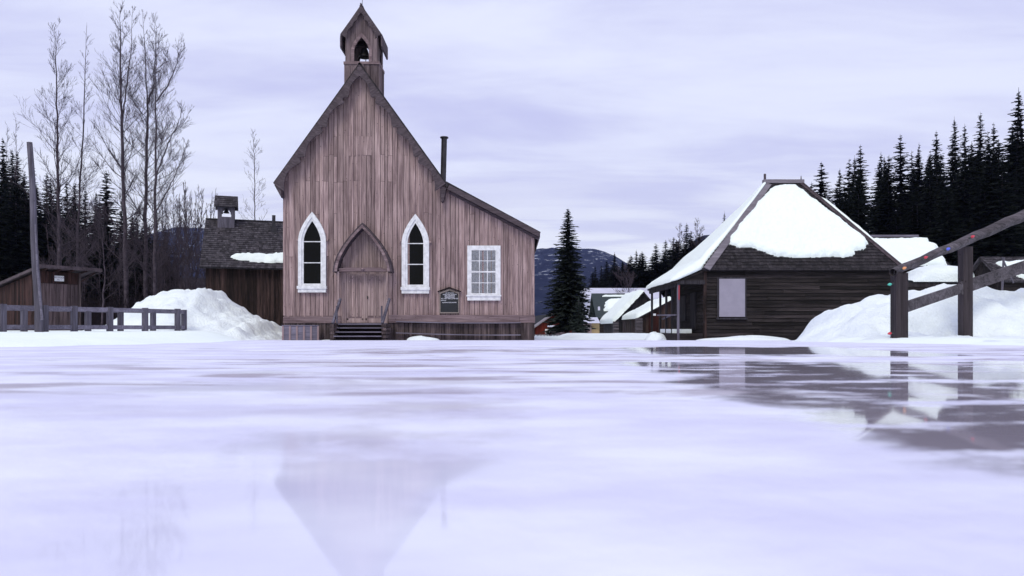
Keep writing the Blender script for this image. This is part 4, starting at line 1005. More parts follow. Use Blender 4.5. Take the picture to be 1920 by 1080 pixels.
mb.bar(O+U*(FW+.5)-V*.4+ZV*(zc+.0), O+U*FW+ZV*(zc-.45), .05, .05); build_each(mb, 'rafter', M['shedz'], sh)
su = on_line(O, U, 100.5); sv_ = on_line(O, U, 118)
sg = thing('shed_sign', O+U*(su+sv_)/2-V*.07+ZV*Z(527, 34.8), 'small white rectangular sign over the shed door', 'sign')
mb = MB(); mb.obox(O-V*.09, U, V, su, sv_, 0, .02, Z(527.5, 34.8), Z(517.5, 34.8)); mb.build('plate', M['signwhite'], sg)
ang = math.atan2(U.y, U.x); sc_ = O+U*(su+sv_)/2-V*.095
for tx, sz, rw in (('RESTROOM', .10, 522), ('No. 1', .09, 526)):
    lettering(tx, sz, sc_+ZV*Z(rw, 34.8), M['textdark'], sg, (R(90), 0, ang))
mb = MB(); 
o_ = blob('snow_mound', (X(0, 38), 38, 1.2), 1.8, 1.6, .9, 'dirty snow heap seen over the roof of the plank shed at the left edge', 'snow mound', seed=6)

# ================================================================ RIGHT HANDRAIL WITH COLOURED LIGHTS
hr = thing('handrail', (6.74, 13, .05), 'sloping grey timber handrail with a round top rail before the snow bank', 'handrail')
pA, pB = P(1686, 627, 13), P(1810, 620, 15)
for (c_, wd, topy, yy) in ((pA, .205, 508, 13), (pB, .19, 459, 15)):
    mb = MB(); mb.box(c_.x-wd/2, c_.x+wd/2, yy-wd/2, yy+wd/2, -.1, Z(topy+4, yy)); mb.build('post', M['hrz'], hr)
mb = MB(); a = P(1674, 511, 12.9); b = P(1810, 452, 14.9); c3 = P(1960, 386, 16.6)
K = 8; pts = [a+(b-a)*(k/K)+Vector((0, 0, .012*math.sin(k*1.7))) for k in range(K)]+[b+(c3-b)*(k/K)+Vector((0, 0, .012*math.sin(k*2.1))) for k in range(K+1)]
mb.path(pts, [lerp(.066, .125, k/(2*K)) for k in range(2*K+1)], 12); mb.build('top_rail', M['hrx'], hr, smooth=True)
mb = MB(); mb.bar(P(1697, 576, 13.12), P(1801, 541, 14.9), .05, .19); mb.bar(P(1801, 541, 14.9), P(1990, 476, 17), .05, .25); mb.build('lower_rail', M['hrx'], hr)
mb = MB(); mb.box(X(1950, 16.6), X(1950, 16.6)+.2, 16.5, 16.7, -.1, Z(392, 16.6)); mb.build('post', M['greyz'], hr)
ls = thing('light_string', pts[0], 'string of large coloured outdoor bulbs along the top of the sloping handrail', 'string lights')
mb = MB(); wp_ = [P(1671, 626, 12.8), P(1673, 600, 12.8), P(1672, 570, 12.8), P(1672, 533, 12.8), P(1678, 506, 12.78)]+[p_+Vector((0, -.10, .02*math.sin(i*2))) for i, p_ in enumerate(pts[1:])]
mb.path(wp_, [.006]*len(wp_), 5); mb.build('wire', M['iron'], ls)
for (px, py, col, nm) in ((1669, 533, (.06, .45, .36), 'teal'), (1695, 503, (.70, .30, .12), 'amber'), (1735, 483, (.50, .02, .05), 'red'), (1777, 467, (.08, .12, .75), 'blue'), (1823, 444, (.60, .02, .04), 'red'), (1879, 422, (.10, .70, .50), 'teal'), (1669, 625, (.45, .03, .03), 'red')):
    d_ = 12.8 if px < 1700 else lerp(12.8, 16.0, (px-1686)/210); q = P(px, py, d_-.12); k = M.get('bulb'+nm) or plain('bulb_'+nm, col, .25, spec=.6); M['bulb'+nm] = k
    mb = MB(); dirv = Vector((.8, -.1, .35)).normalized() if py < 520 else Vector((-.9, 0, -.15)).normalized()
    rs = [.008, .028, .042, .040, .028, .012]; s_c = d_/13*.62
    mb.path([q+dirv*(-.05+.024*i)*s_c for i in range(6)], [r*s_c for r in rs], 8); bo = mb.build('bulb', k, ls, smooth=True); bo['label'] = nm+' bulb'
    mb = MB(); mb.tube(q-dirv*.10*s_c, q-dirv*.045*s_c, .022*s_c, .022*s_c, 8); mb.build('socket', M['green'], bo)

# ================================================================ VILLAGE
def gablehouse(name, label, Y0, depth, pl, pr_, pa, rows, wallm, roofm, snow=0, cat='building', over=.25):
    """gable front at Y0: pl/pr wall pixel edges, pa apex pixel, rows=(apex,left eave,right eave)"""
    g_ = -.5; t_ = thing(name, (X(pa, Y0), Y0+depth/2, g_), label, cat)
    xl_, xr_, xa_ = X(pl, Y0), X(pr_, Y0), X(pa, Y0); za_, zl_, zr2 = Z(rows[0], Y0), Z(rows[1], Y0), Z(rows[2], Y0)
    f = lambda x: lerp(zl_, za_, (x-xl_)/(xa_-xl_))-.05 if x < xa_ else lerp(za_, zr2, (x-xa_)/(xr_-xa_))-.05
    mb = MB(); boards(mb, (0, Y0, 0), (1, 0, 0), (0, -1, 0), xl_, xr_, g_, f, .25, .03, .012); boards(mb, (xl_, 0, 0), (0, 1, 0), (-1, 0, 0), Y0, Y0+depth, g_, zl_, .3, .03); boards(mb, (xr_, 0, 0), (0, 1, 0), (1, 0, 0), Y0, Y0+depth, g_, zr2, .3, .03)
    mb.prism([(xl_+.02, g_), (xr_-.02, g_), (xr_-.02, zr2-.1), (xa_, za_-.15), (xl_+.02, zl_-.1)], (0, Y0+.005, 0), t=depth-.01); mb.build('wall', wallm, t_)
    mb = MB(); sl2 = (za_-zl_)/(xa_-xl_); sr2 = (za_-zr2)/(xr_-xa_)
    slab(mb, (xa_, za_+.05), (xl_-over, zl_-over*sl2+.05), Y0-.3, Y0+depth+.3, .10); slab(mb, (xa_, za_+.05), (xr_+over, zr2-over*sr2+.05), Y0-.3, Y0+depth+.3, .10); mb.build('roof', roofm, t_)
    if snow:
        Ov = Vector((xl_-over, Y0+depth+.2, zl_-over*sl2+.05)); Vv = Vector((xa_-xl_+over, 0, za_-zl_+over*sl2)); ln = Vv.length
        snowpad('roof_snow', Ov, (0, -1, 0), Vv.normalized(), [(0, -.02), (depth+.5, -.02), (depth+.5, ln+.05), (0, ln+.05)], snow, t_, .15, .12, .08, 41, .3)
    return t_
# long pale-roofed hall
YL = 95; lh = thing('long_hall', (X(1170, YL), YL+5, -.5), 'long distant building with a pale lavender roof, behind the village cabins', 'building')
xa0, xa1 = X(1098, YL), X(1246, YL); zr_ = Z(540, YL+5); ze_ = Z(560, YL)
mb = MB(); qslab(mb, ((xa0, YL, ze_), (xa1, YL, ze_), (xa1, YL+5, zr_), (xa0-.2, YL+5, zr_)), .15); qslab(mb, ((xa0-.2, YL+5, zr_), (xa1, YL+5, zr_), (xa1, YL+10, ze_), (xa0, YL+10, ze_)), .15); mb.build('roof', M['lav'], lh)
mb = MB(); mb.box(xa0+.3, xa1-.3, YL+.4, YL+9.6, -.6, ze_-.1); mb.prism([(YL+.4, ze_-.1), (YL+9.6, ze_-.1), (YL+5, zr_-.2)], (xa0+.3, 0, 0), (0, 1, 0), (0, 0, 1), (1, 0, 0), .1); mb.build('wall', M['lav'], lh)
mb = MB(); mb.box(X(1101, YL), X(1104, YL), YL+.3, YL+.42, Z(586, YL), Z(580, YL)); mb.box(X(1101, YL), X(1108, YL), YL+.3, YL+.42, Z(577, YL), Z(573, YL)); build_each(mb, 'window', M['glass'], lh)
# green-roofed building
YG = 80; gb = thing('green_roof_building', (X(1148, YG), YG+3, -.5), 'distant log building with dark green snow-patched roof left of the black gabled cabin', 'building')
xg0, xg1 = X(1118, YG), X(1188, YG); zr_ = Z(550, YG+4); ze_ = Z(595.5, YG)
mb = MB(); qslab(mb, ((xg0, YG, ze_), (xg1, YG, ze_), (xg1, YG+4, zr_), (xg0-.1, YG+4, zr_)), .12); qslab(mb, ((xg0-.1, YG+4, zr_), (xg1, YG+4, zr_), (xg1, YG+8, ze_), (xg0, YG+8, ze_)), .12); mb.build('roof', M['green'], gb)
mb = MB(); siding(mb, (0, YG+.5, 0), (1, 0, 0), (0, -1, 0), X(1121, YG), xg1-.3, -.6, ze_-.05, .25, .05); mb.box(X(1121, YG), xg1-.3, YG+.51, YG+7.5, -.6, ze_-.1); mb.build('wall', M['darkx'], gb)
vv = Vector((0, 4, zr_-ze_)); 
def uvg(px, py):
    dx, dz = (px-960)/F, (HOR-py)/F; k = (zr_-ze_)/4; y = (ze_-k*YG-CAMZ)/(dz-k); return (dx*y-xg0, (y-YG)/4*vv.length)
snowpad('roof_snow', (xg0, YG, ze_), (1, 0, 0), vv.normalized(), [uvg(*q) for q in ((1133, 583), (1137, 566), (1142, 562), (1188, 559), (1188, 583))], .3, gb, .15, .3, .2, 51, .3)
snowpad('roof_snow', (xg0, YG, ze_), (1, 0, 0), vv.normalized(), [uvg(*q) for q in ((1129, 555.8), (1133, 553.8), (1188, 553.8), (1188, 556.4))], .15, gb, .1, .15, .05, 52, .3)
mb = MB(); mb.box(X(1121, YG-.2), X(1125, YG-.2), YG-.3, YG-.2, Z(582, YG), Z(575, YG)); mb.box(X(1150, YG), X(1152, YG), YG+.3, YG+.4, -.5, Z(599, YG)); build_each(mb, 'trim_board', M['lav'], gb)
gablehouse('gabled_cabin', 'distant black gabled cabin with a thick snow slab on its left roof slope', 60, 8, 1156, 1246, 1206, (548, 600, 596), M['blackz'], M['shingled'], .30, 'cabin')
cb = gablehouse('gabled_cabin', 'low dark cabin with a red door and snowy roof, just left of the dark porch', 50, 6, 1200, 1300, 1260, (562, 594, 590), M['darkz'], M['shingled'], .22, 'cabin')
mb = MB(); mb.box(X(1216, 50), X(1234, 50), 49.9, 49.96, -.45, Z(587, 50)); dr_ = mb.build('door', M['reddoor'], cb)
mb = MB(); mb.box(X(1224, 50), X(1229, 50), 49.86, 49.9, Z(592, 50), Z(588, 50)); mb.build('door_sign', M['signwhite'], dr_)
mb = MB()
for k in range(7): mb.box(X(1193, 49.7)-.02, X(1204, 49.7)+.02*(k % 2), 49.55, 49.95, -.5+k*.2, -.5+k*.2+.17)
mb.build('log_corner', M['hrx'], cb)
c60 = [o_ for o_ in bpy.data.objects if o_.name == 'gabled_cabin'][0]
mb = MB()
for k in range(5): mb.box(X(1150, 59.6), X(1160, 59.6), 59.5, 59.9, -.5+k*.26, -.5+k*.26+.2)
mb.build('log_corner', M['hrx'], c60)
mb = MB(); mb.box(X(1167, 60), X(1196, 60), 59.88, 59.95, -.5, Z(603, 60)); mb.box(X(1165, 60), X(1198, 60), 59.84, 59.9, Z(603, 60), Z(601.5, 60)); mb.build('door', M['hrz'], c60)
# yellow house
yh = thing('yellow_house', (X(1107, 75), 77, -.5), 'small distant house with yellow side and pink front wall under a white roof', 'house')
mb = MB(); mb.box(X(1109, 75), X(1124, 75), 75, 79, -.5, Z(606, 75)); mb.build('wall', M['yellow'], yh)
mb = MB(); mb.box(X(1095, 75), X(1109, 75), 74.8, 79, -.5, Z(606, 75)); pw = mb.build('wall', M['pinkish'], yh)
mb = MB(); mb.box(X(1096, 75), X(1105.5, 75), 74.7, 74.79, Z(620, 75), Z(610, 75)); wn = build_each(mb, 'window', M['glass'], yh)
mb = MB(); e = [Vector((X(1092, 74.3), 74.3, Z(606, 75))), Vector((X(1126, 74.3), 74.3, Z(606, 75))), Vector((X(1126, 74.3), 79.5, Z(606, 75))), Vector((X(1092, 74.3), 79.5, Z(606, 75)))]; r1_ = Vector((X(1108, 77), 77, Z(595, 77))); r2_ = Vector((X(1120, 77), 77, Z(595, 77)))
mb.face((e[0], e[1], r2_, r1_)); mb.face((e[1], e[2], r2_)); mb.face((e[2], e[3], r1_, r2_)); mb.face((e[3], e[0], r1_)); mb.face(tuple(e)); mb.build('roof', M['lav'], yh)
# red house
rh = gablehouse('red_house', 'distant red gabled house with grey roof, between the church and the big spruce', 65, 9, 1004, 1090, 1050, (580, 612, 606), M['red'], M['greyroof'], 0, 'house', .8)
mb = MB(); mb.box(X(1027, 64), X(1062, 64), 63.2, 64.9, Z(613, 64), Z(610, 64)); mb.build('porch_roof', M['lav'], rh)
mb = MB(); boards(mb, (0, 64.3, 0), (1, 0, 0), (0, -1, 0), X(1034, 64), X(1059, 64), -.5, Z(612.5, 64), .25, .03); mb.build('porch_wall', M['pinkish'], rh)
mb = MB(); mb.box(X(1022, 65), X(1031, 65), 64.85, 64.95, Z(625, 65), Z(617, 65)); f_ = build_each(mb, 'window', M['white'], rh)
mb = MB(); mb.box(X(1024, 65), X(1029.5, 65), 64.8, 64.85, Z(624, 65), Z(620, 65)); mb.build('pane', M['glass'], f_)
bs = thing('hanging_board', (X(1053, 63), 63, Z(605, 63)), 'white and blue board above the porch of the red house', 'sign')
mb = MB(); mb.box(X(1045.5, 63), X(1060, 63), 62.9, 63, Z(605, 63), Z(594, 63)); mb.build('panel', M['signwhite'], bs)
mb = MB(); mb.box(X(1048, 63), X(1053, 63), 62.86, 62.9, Z(603, 63), Z(598, 63)); mb.box(X(1054, 63), X(1058, 63), 62.86, 62.9, Z(601, 63), Z(597, 63)); build_each(mb, 'painted_patch', M['textdark'], bs)
mb = MB(); mb.box(X(1062, 63), X(1065.5, 63), 63, 63.2, -.5, Z(594, 63)); mb.build('support_post', M['darkz'], bs)
pf = thing('picket_fence', (X(1030, 50), 50, -.45), 'low grey picket fence in front of the red house', 'fence')
mb = MB(); px = 1001.5; i = 0
while px < 1066:
    zt2 = Z(626.5+nz(px, 0, .3), 50); mb.prism([(X(px, 50), -.6), (X(px+1.7, 50), -.6), (X(px+1.7, 50), zt2-.04), (X(px+.85, 50), zt2), (X(px, 50), zt2-.04)], (0, 50, 0), t=.03); px += 2.7
mb.build('pickets', M['greyz'], pf)
mb = MB(); mb.box(X(1001, 50), X(1067, 50), 50.04, 50.08, Z(632, 50), Z(630.5, 50)); mb.build('rail', M['greyx'], pf)

# ================================================================ TREES
def conifer_mesh(seed, h, rad, levels, brn, steps, leaf, bare=.06, mat=None, power=.85):
    rnd = random.Random(seed); mb = MB()
    for l in range(levels):
        t_ = bare+(1-bare)*(l/levels); z = h*t_*(1+rnd.uniform(-.004, .004))
        r = rad*(1-t_)**power*(1-.35*max(0, .18-t_)/.18)
        nb_ = max(3, int(brn*(1-.45*t_))); ph = rnd.random()*6.28
        z_0 = z
        for b in range(nb_):
            if rnd.random() < .06: continue
            z = z_0+rnd.uniform(-1, 1)*h*(1-bare)/levels*1.1
            an = ph+6.283*b/nb_+rnd.uniform(-.35, .35); rl_ = (r*rnd.uniform(.6, 1.15)+.04*h*.1)*(1.25 if rnd.random() < .08 else 1); dr = Vector((math.cos(an), math.sin(an), 0)); sd = Vector((-dr.y, dr.x, 0))
            droop = rnd.uniform(.20, .45)*(1-t_*.9)
            for s_i in range(steps):
                q = (s_i+.6)/steps; lw = leaf*(1.15-.6*q)*rnd.uniform(.6, 1.3)*(.22+.78*(1-t_)); ll = rl_/steps*1.7
                p0 = dr*(rl_*q-ll*.5)+ZV*(z-droop*rl_*q*q+.08*rl_*q)
                for sg in (-1, 1):
                    a_ = p0; b_ = p0+dr*ll*rnd.uniform(.7, 1.1)-ZV*rnd.uniform(0, .35)*ll; c_ = p0+dr*ll*rnd.uniform(.35, .8)+sd*sg*lw-ZV*rnd.uniform(.15, .7)*lw
                    d_ = p0+sd*sg*lw*.5-ZV*rnd.uniform(.2, .8)*lw
                    i_ = len(mb.v); mb.v += [tuple(a_), tuple(b_), tuple(c_), tuple(d_)]; mb.f.append((i_, i_+1, i_+2, i_+3))
    i_ = len(mb.v)
    mb.tube((0, 0, h*.9), (0, 0, h*1.01), .05, .01, 4)
    me = bpy.data.meshes.new('crown'); me.from_pydata(mb.v, [], mb.f); me.materials.append(mat or M['needle'])
    tb = MB(); tb.path([(0, 0, -.5), (0, 0, h*.3), (0, 0, h*.95)], [h*.012, h*.009, .02], 6)
    tm = bpy.data.meshes.new('trunk'); tm.from_pydata(tb.v, [], tb.f); tm.materials.append(M['bark'])
    return me, tm
protos = [conifer_mesh(100+i, 15, (2.7, 3.2, 2.3, 2.9, 3.4, 2.5)[i], 78, 9, 4, .52, (.05, .1, .12, .04, .06, .08)[i], None, (.7, .8, .62, .85, .75, .6)[i]) for i in range(6)]
def put_conifer(x, y, h, pi_, wid, label, group, name='spruce_tree'):
    t_ = thing(name, (x, y, ground_h(x, y)), label, 'tree', group)
    rz_ = random.uniform(0, 6.28); s_c = h/15
    t_.rotation_euler = (random.uniform(-.02, .02), random.uniform(-.02, .02), rz_); t_.scale = (s_c*wid, s_c*wid, s_c)
    for nm, me in (('crown', protos[pi_][0]), ('trunk', protos[pi_][1])):
        c_ = bpy.data.objects.new(nm, me); C.objects.link(c_); c_.parent = t_
    return t_
ordn = ['first', 'second', 'third', 'fourth', 'fifth', 'sixth', 'seventh', 'eighth', 'ninth', 'tenth', 'eleventh', 'twelfth', 'thirteenth', 'fourteenth', 'fifteenth', 'sixteenth', 'seventeenth', 'eighteenth', 'nineteenth', 'twentieth', 'twenty-first', 'twenty-second', 'twenty-third', 'twenty-fourth']
skyR = [(1521, 344), (1536, 306), (1570, 319), (1587, 301), (1598, 293), (1615, 273), (1655, 287), (1662, 294), (1691, 255), (1713, 285), (1721.5, 270), (1738, 310), (1763, 247), (1785, 258), (1795, 220), (1808, 236), (1835, 212), (1856, 247), (1868, 232), (1902, 170), (1918, 211)]
skyM = [(1115, 499), (1126, 497), (1139, 489), (1151.6, 474), (1168, 490), (1191, 469), (1200, 477), (1208, 480), (1224, 480), (1232, 457), (1246, 451), (1262, 445), (1286.6, 419), (1296, 434), (1358, 398)]
skyL = [(6, 261), (22, 281), (30, 285), (47, 322), (63, 303), (85, 324), (98, 330), (130, 340), (141, 342), (157, 354), (177, 360), (197, 320), (224, 371), (244, 399), (273, 395), (293, 415), (313, 428)]
wide = {1536: 1.25, 1691: 1.15, 1902: 1.3, 1763: .9, 1721.5: .6, 197: 1.05, 1835: .85, 1615: 1.0}
rt = random.Random(5)
for sky_, where, yr in ((skyR, 'right-hand skyline', (76, 90)), (skyM, 'skyline beyond the village', (120, 150)), (skyL, 'left-hand forest skyline', (72, 88))):
    for i, (px, py) in enumerate(sky_):
        Y_ = rt.uniform(*yr); x = X(px, Y_); h = Z(py, Y_)-ground_h(x, Y_)
        w_ = (1.5 if where.endswith('village') else 1.12)*wide.get(px, rt.uniform(.68, .95))*(1.0 if h < 16 else 15.5/h)
        if px == 1358: Y_ = 100; x = X(px, Y_); h = Z(py, Y_)-ground_h(x, Y_); w_ = .7
        put_conifer(x, Y_, h, rt.randrange(6), w_, 'dark spruce making the %s treetop from the left in the %s' % (ordn[i], where), where+' spruces')
def fill(n, sky_, p0, p1, yr, drop, lab, grp):
    for i in range(n):
        px = rt.uniform(p0, p1); Y_ = rt.uniform(*yr); x = X(px, Y_)
        py = interp(sky_, px)+rt.uniform(*drop)*(1 if rt.random() < .7 else 2.2)
        h = Z(py, Y_)-ground_h(x, Y_)
        if h < 2.5: continue
        h = min(h, 27); wk = 2.0 if grp.endswith('middle forest') else 1.2
        put_conifer(x, Y_, h, rt.randrange(6), rt.uniform(.8, 1.2)*(1.0 if h < 15 else 15/h)*wk, lab, grp)
smR = [(1500, 360), (1560, 345), (1620, 315), (1700, 300), (1780, 280), (1850, 265), (1925, 235), (2000, 220)]
fill(95, smR, 1525, 1990, (70, 100), (-8, 80), 'dark spruce inside the dense right-hand forest, its tip below the skyline', 'spruces inside the right-hand forest')
smM = [(1105, 520), (1150, 500), (1200, 492), (1240, 475), (1290, 450), (1340, 440), (1420, 430)]
fill(80, smM, 1112, 1400, (105, 150), (-10, 24), 'dark spruce inside the middle forest beyond the village, its tip below the skyline', 'spruces inside the middle forest')
smL = [(-60, 290), (10, 300), (60, 335), (120, 350), (180, 370), (240, 395), (320, 440), (360, 470)]
fill(68, smL, -70, 325, (68, 95), (0, 80), 'dark spruce inside the left-hand forest behind the bare trees, its tip below the skyline', 'spruces inside the left-hand forest')
# the big spruce beside the church
hB = Z(394, 55)+.5; bm_, tm_ = conifer_mesh(777, hB, 1.95, 95, 15, 8, .30, .07, M['needle_big'], .62)
bt = thing('large_spruce', (X(1065, 55), 55, -.45), 'large full dark spruce standing alone just right of the church', 'tree')
for nm, me in (('crown', bm_), ('trunk', tm_)):
    c_ = bpy.data.objects.new(nm, me); C.objects.link(c_); c_.parent = bt
sb_ = thing('young_spruce', (X(1085, 52), 52, -.45), 'short young spruce at the right foot of the large lone spruce', 'tree')
ym, yt = conifer_mesh(778, 2.9, .75, 26, 7, 4, .22, .03, M['needle_big'], .8)
for nm, me in (('crown', ym), ('trunk', yt)):
    c_ = bpy.data.objects.new(nm, me); C.objects.link(c_); c_.parent = sb_

# bare trees
def baretree(mbt, mbb, rnd, base, pts, r0, spread, nbr, first=.14, dens=1.0, tw=.0095, up=.8):
    """trunk along pts (list of Vector); limbs and twigs in mbb"""
    K = 26; tot = []
    for k in range(K+1):
        u = k/K*(len(pts)-1); i = min(int(u), len(pts)-2); q = pts[i].lerp(pts[i+1], u-i)
        tot.append(q+Vector((rnd.uniform(-.04, .04), rnd.uniform(-.04, .04), 0)))
    r0 = r0*.64
    mbt.path(tot, [max(.012, r0*(1-k/K)**.8) for k in range(K+1)], 7)
    H = (tot[-1]-tot[0]).length
    nbr = int(nbr*1.2)
    for b in range(nbr):
        t_ = first+(1-first)*((b+rnd.random())/nbr); k = t_*K; i = min(int(k), K-1); p0 = tot[i].lerp(tot[i+1], k-i)
        l = 1.3*spread*(1.0-.86*t_)*rnd.uniform(.45, 1.15)*(1 if t_ > .3 else .75)
        an = rnd.uniform(0, 6.283); dr = Vector((math.cos(an), math.sin(an), up*rnd.uniform(.6, 1.3)*(.7+t_*.7))).normalized()
        rr_ = max(tw, r0*(1-t_)*.34*rnd.uniform(.5, 1.2)*min(1, l/2))
        grow(mbb, rnd, p0, dr, l, rr_, 0, tw, dens)
def grow(mb, rnd, p, dr, l, r, lev, tw, dens):
    seg = 6 if lev == 0 else (4 if lev == 1 else 2); pts = [p]; d_ = dr.copy()
    for k in range(seg):
        d_ = (d_+Vector((rnd.uniform(-.13, .13), rnd.uniform(-.13, .13), rnd.uniform(-.02, .20)))).normalized(); pts.append(pts[-1]+d_*l/seg)
    mb.path(pts, [max(tw*.65, r*(1-.8*k/seg)) for k in range(seg+1)], 4 if lev == 0 else 3)
    if lev < 2 and l > .35:
        n_ = int((9.5 if lev == 0 else 2.6)*dens*(.6+min(l, 3)/3)+rnd.random())
        for b in range(n_):
            t_ = rnd.uniform(.2, .98); k = t_*seg; i = min(int(k), seg-1); q = pts[i].lerp(pts[i+1], k-i)
            dd = (pts[i+1]-pts[i]).normalized(); s_2 = dd.cross(Vector((rnd.uniform(-1, 1), rnd.uniform(-1, 1), rnd.uniform(-1, 1)))).normalized()
            nd = (dd+s_2*rnd.uniform(.4, .85)+ZV*.12).normalized()
            grow(mb, rnd, q, nd, l*rnd.uniform(.26, .5)*(1.1-.4*t_), r*.42, lev+1, tw, dens)
def bare(label, specs, Yd, seed, name='bare_tree', group='tall bare trees at the left', **kw):
    rnd = random.Random(seed); b0 = specs[0][0][0]; base = P(b0[0], b0[1], Yd); base.z = ground_h(base.x, Yd)-.2
    t_ = thing(name, base, label, 'tree', group); mt, mc = MB(), MB()
    for path_, r0, spread, nbr in specs:
        pts = [P(a, b, Yd+rnd.uniform(-.3, .3)) for a, b in path_]
        if path_ is specs[0][0]: pts[0].z = base.z
        baretree(mt, mc, rnd, base, pts, r0, spread, nbr, **kw)
    mt.build('trunk', M['bark'], t_, smooth=True); mc.build('branches', M['twig'], t_)
    return t_
bare('tall bare tree nearest the leaning pole, leftmost of the five tall bare trees', [([(112, 620), (111, 420), (107, 230), (103, 50)], .24, 4.6, 64)], 54, 1)
bare('slimmer tall bare tree, second from the left of the five', [([(140, 620), (147, 420), (156, 230), (162, 48)], .17, 3.0, 52)], 56, 2)
bare('thick tall bare tree with a forked top, third from the left of the five', [([(238, 620), (234, 420), (228, 250), (226, 120), (224, 18)], .27, 4.4, 66), ([(229, 230), (238, 160), (246, 90), (249, 12)], .10, 2.6, 26)], 54, 3)
bare('tall bare tree whose stem forks at half height, fourth from the left of the five', [([(275, 620), (272, 420), (276, 250), (277, 190), (268, 24)], .25, 4.0, 54), ([(277, 195), (288, 160), (292, 100), (290, 30)], .11, 2.6, 26)], 55, 4)
bare('bare tree with crown leaning right, rightmost of the five tall bare trees', [([(290, 620), (291, 420), (292, 250), (294, 50)], .22, 4.0, 50), ([(292, 330), (315, 270), (335, 230), (345, 195)], .09, 2.6, 20), ([(293, 190), (315, 160), (332, 120), (336, 74)], .09, 2.6, 22), ([(291, 400), (318, 350), (340, 300), (352, 268)], .08, 2.2, 18)], 53, 5)
bare('pale slender bare tree rising behind the schoolhouse roof', [([(478, 600), (478, 420), (477, 300), (474, 245)], .12, 2.4, 40)], 75, 6, group=None, first=.3, dens=.7)
bare('faint bare tree at the left picture edge above the dark forest', [([(30, 600), (30, 400), (30, 222)], .13, 3.2, 46)], 80, 7, group=None, first=.3)
bare('low bare tree reaching in at the left edge beside the pole', [([(8, 600), (8, 400), (14, 235)], .12, 3.2, 40)], 82, 8, group=None, first=.3)
bare('thin bare tree above the middle forest left of the roof snow', [([(1308, 560), (1308, 470), (1308, 412)], .12, 3.0, 30)], 115, 9, group=None, first=.3, tw=.02)
bare('second thin bare tree above the middle forest, beside the tall spruce tip', [([(1274, 560), (1274, 470), (1274, 420)], .12, 2.6, 28)], 118, 10, group=None, first=.3, tw=.02)
bare('pale bare tree in front of the middle forest behind the village', [([(1180, 600), (1178, 540), (1172, 500)], .12, 3.2, 30)], 98, 11, group=None, first=.2, tw=.02)
bare('crooked bare tree against the dark forest above the shed, low pale limbs', [([(190, 620), (196, 520), (192, 430), (186, 395)], .10, 4.2, 34)], 50, 13, group=None, first=.2)
# saplings
sap = []
for i in range(4):
    rnd = random.Random(60+i); a_, b_ = MB(), MB(); hh = 9.0
    baretree(a_, b_, rnd, None, [Vector((0, 0, -.3)), Vector((rnd.uniform(-.2, .2), 0, hh*.5)), Vector((rnd.uniform(-.4, .4), 0, hh))], .06, 1.5, 26, .2, .8, .014, 1.6)
    o1 = a_.build('trunk', M['bark'], None, smooth=True); o2 = b_.build('branches', M['twig']); sap.append((o1.data, o2.data)); bpy.data.objects.remove(o1); bpy.data.objects.remove(o2)
rt = random.Random(12)
skyS = [(285, 400), (320, 345), (345, 335), (372, 330), (395, 355), (405, 380)]
for i in range(60):
    px = rt.uniform(290, 400) if i < 40 else rt.uniform(60, 300); Y_ = rt.uniform(54, 70); x = X(px, Y_)
    top = interp(skyS, px)+rt.uniform(0, 60) if i < 40 else rt.uniform(400, 480)
    h = Z(top, Y_)-ground_h(x, Y_)
    lab = ('bare sapling in the thicket between the tall bare trees and the schoolhouse' if i < 40 else 'bare sapling in the undergrowth in front of the dark left forest')
    t_ = thing('bare_sapling', (x, Y_, ground_h(x, Y_)), lab, 'tree', 'bare saplings of the right thicket' if i < 40 else 'bare saplings before the left forest')
    t_.rotation_euler = (0, rt.uniform(-.06, .06), rt.uniform(0, 6.28)); t_.scale = (h/9*.9,)*2+(h/9,)
    for nm, me in zip(('trunk', 'branches'), sap[i % 4]):
        c_ = bpy.data.objects.new(nm, me); C.objects.link(c_); c_.parent = t_
# undergrowth
mb = MB(); rnd = random.Random(99)
for i in range(2600):
    px = rnd.uniform(-40, 395); Y_ = rnd.uniform(52, 66); x = X(px, Y_); z = ground_h(x, Y_); h = rnd.uniform(.8, 3.2)*(1.5 if rnd.random() < .15 else 1)
    p0 = Vector((x, Y_, z-.1)); dr = Vector((rnd.uniform(-.45, .45), rnd.uniform(-.3, .3), 1)).normalized(); p1 = p0+dr*h*.6; p2 = p1+(dr+Vector((rnd.uniform(-.5, .5), 0, .1))).normalized()*h*.4
    mb.path([p0, p1, p2], [.022, .016, .008], 3)
    for k in range(4):
        q = p0.lerp(p1, rnd.uniform(.3, 1)); e_ = q+Vector((rnd.uniform(-1, 1), rnd.uniform(-.5, .5), rnd.uniform(.2, 1))).normalized()*h*rnd.uniform(.2, .45); mb.tube(q, e_, .012, .007, 3, False)
o_ = mb.build('undergrowth', M['brush'], None, (-30, 58, 0)); tag(o_, 'brown leafless undergrowth in front of the left forest', 'undergrowth', None, 'stuff')

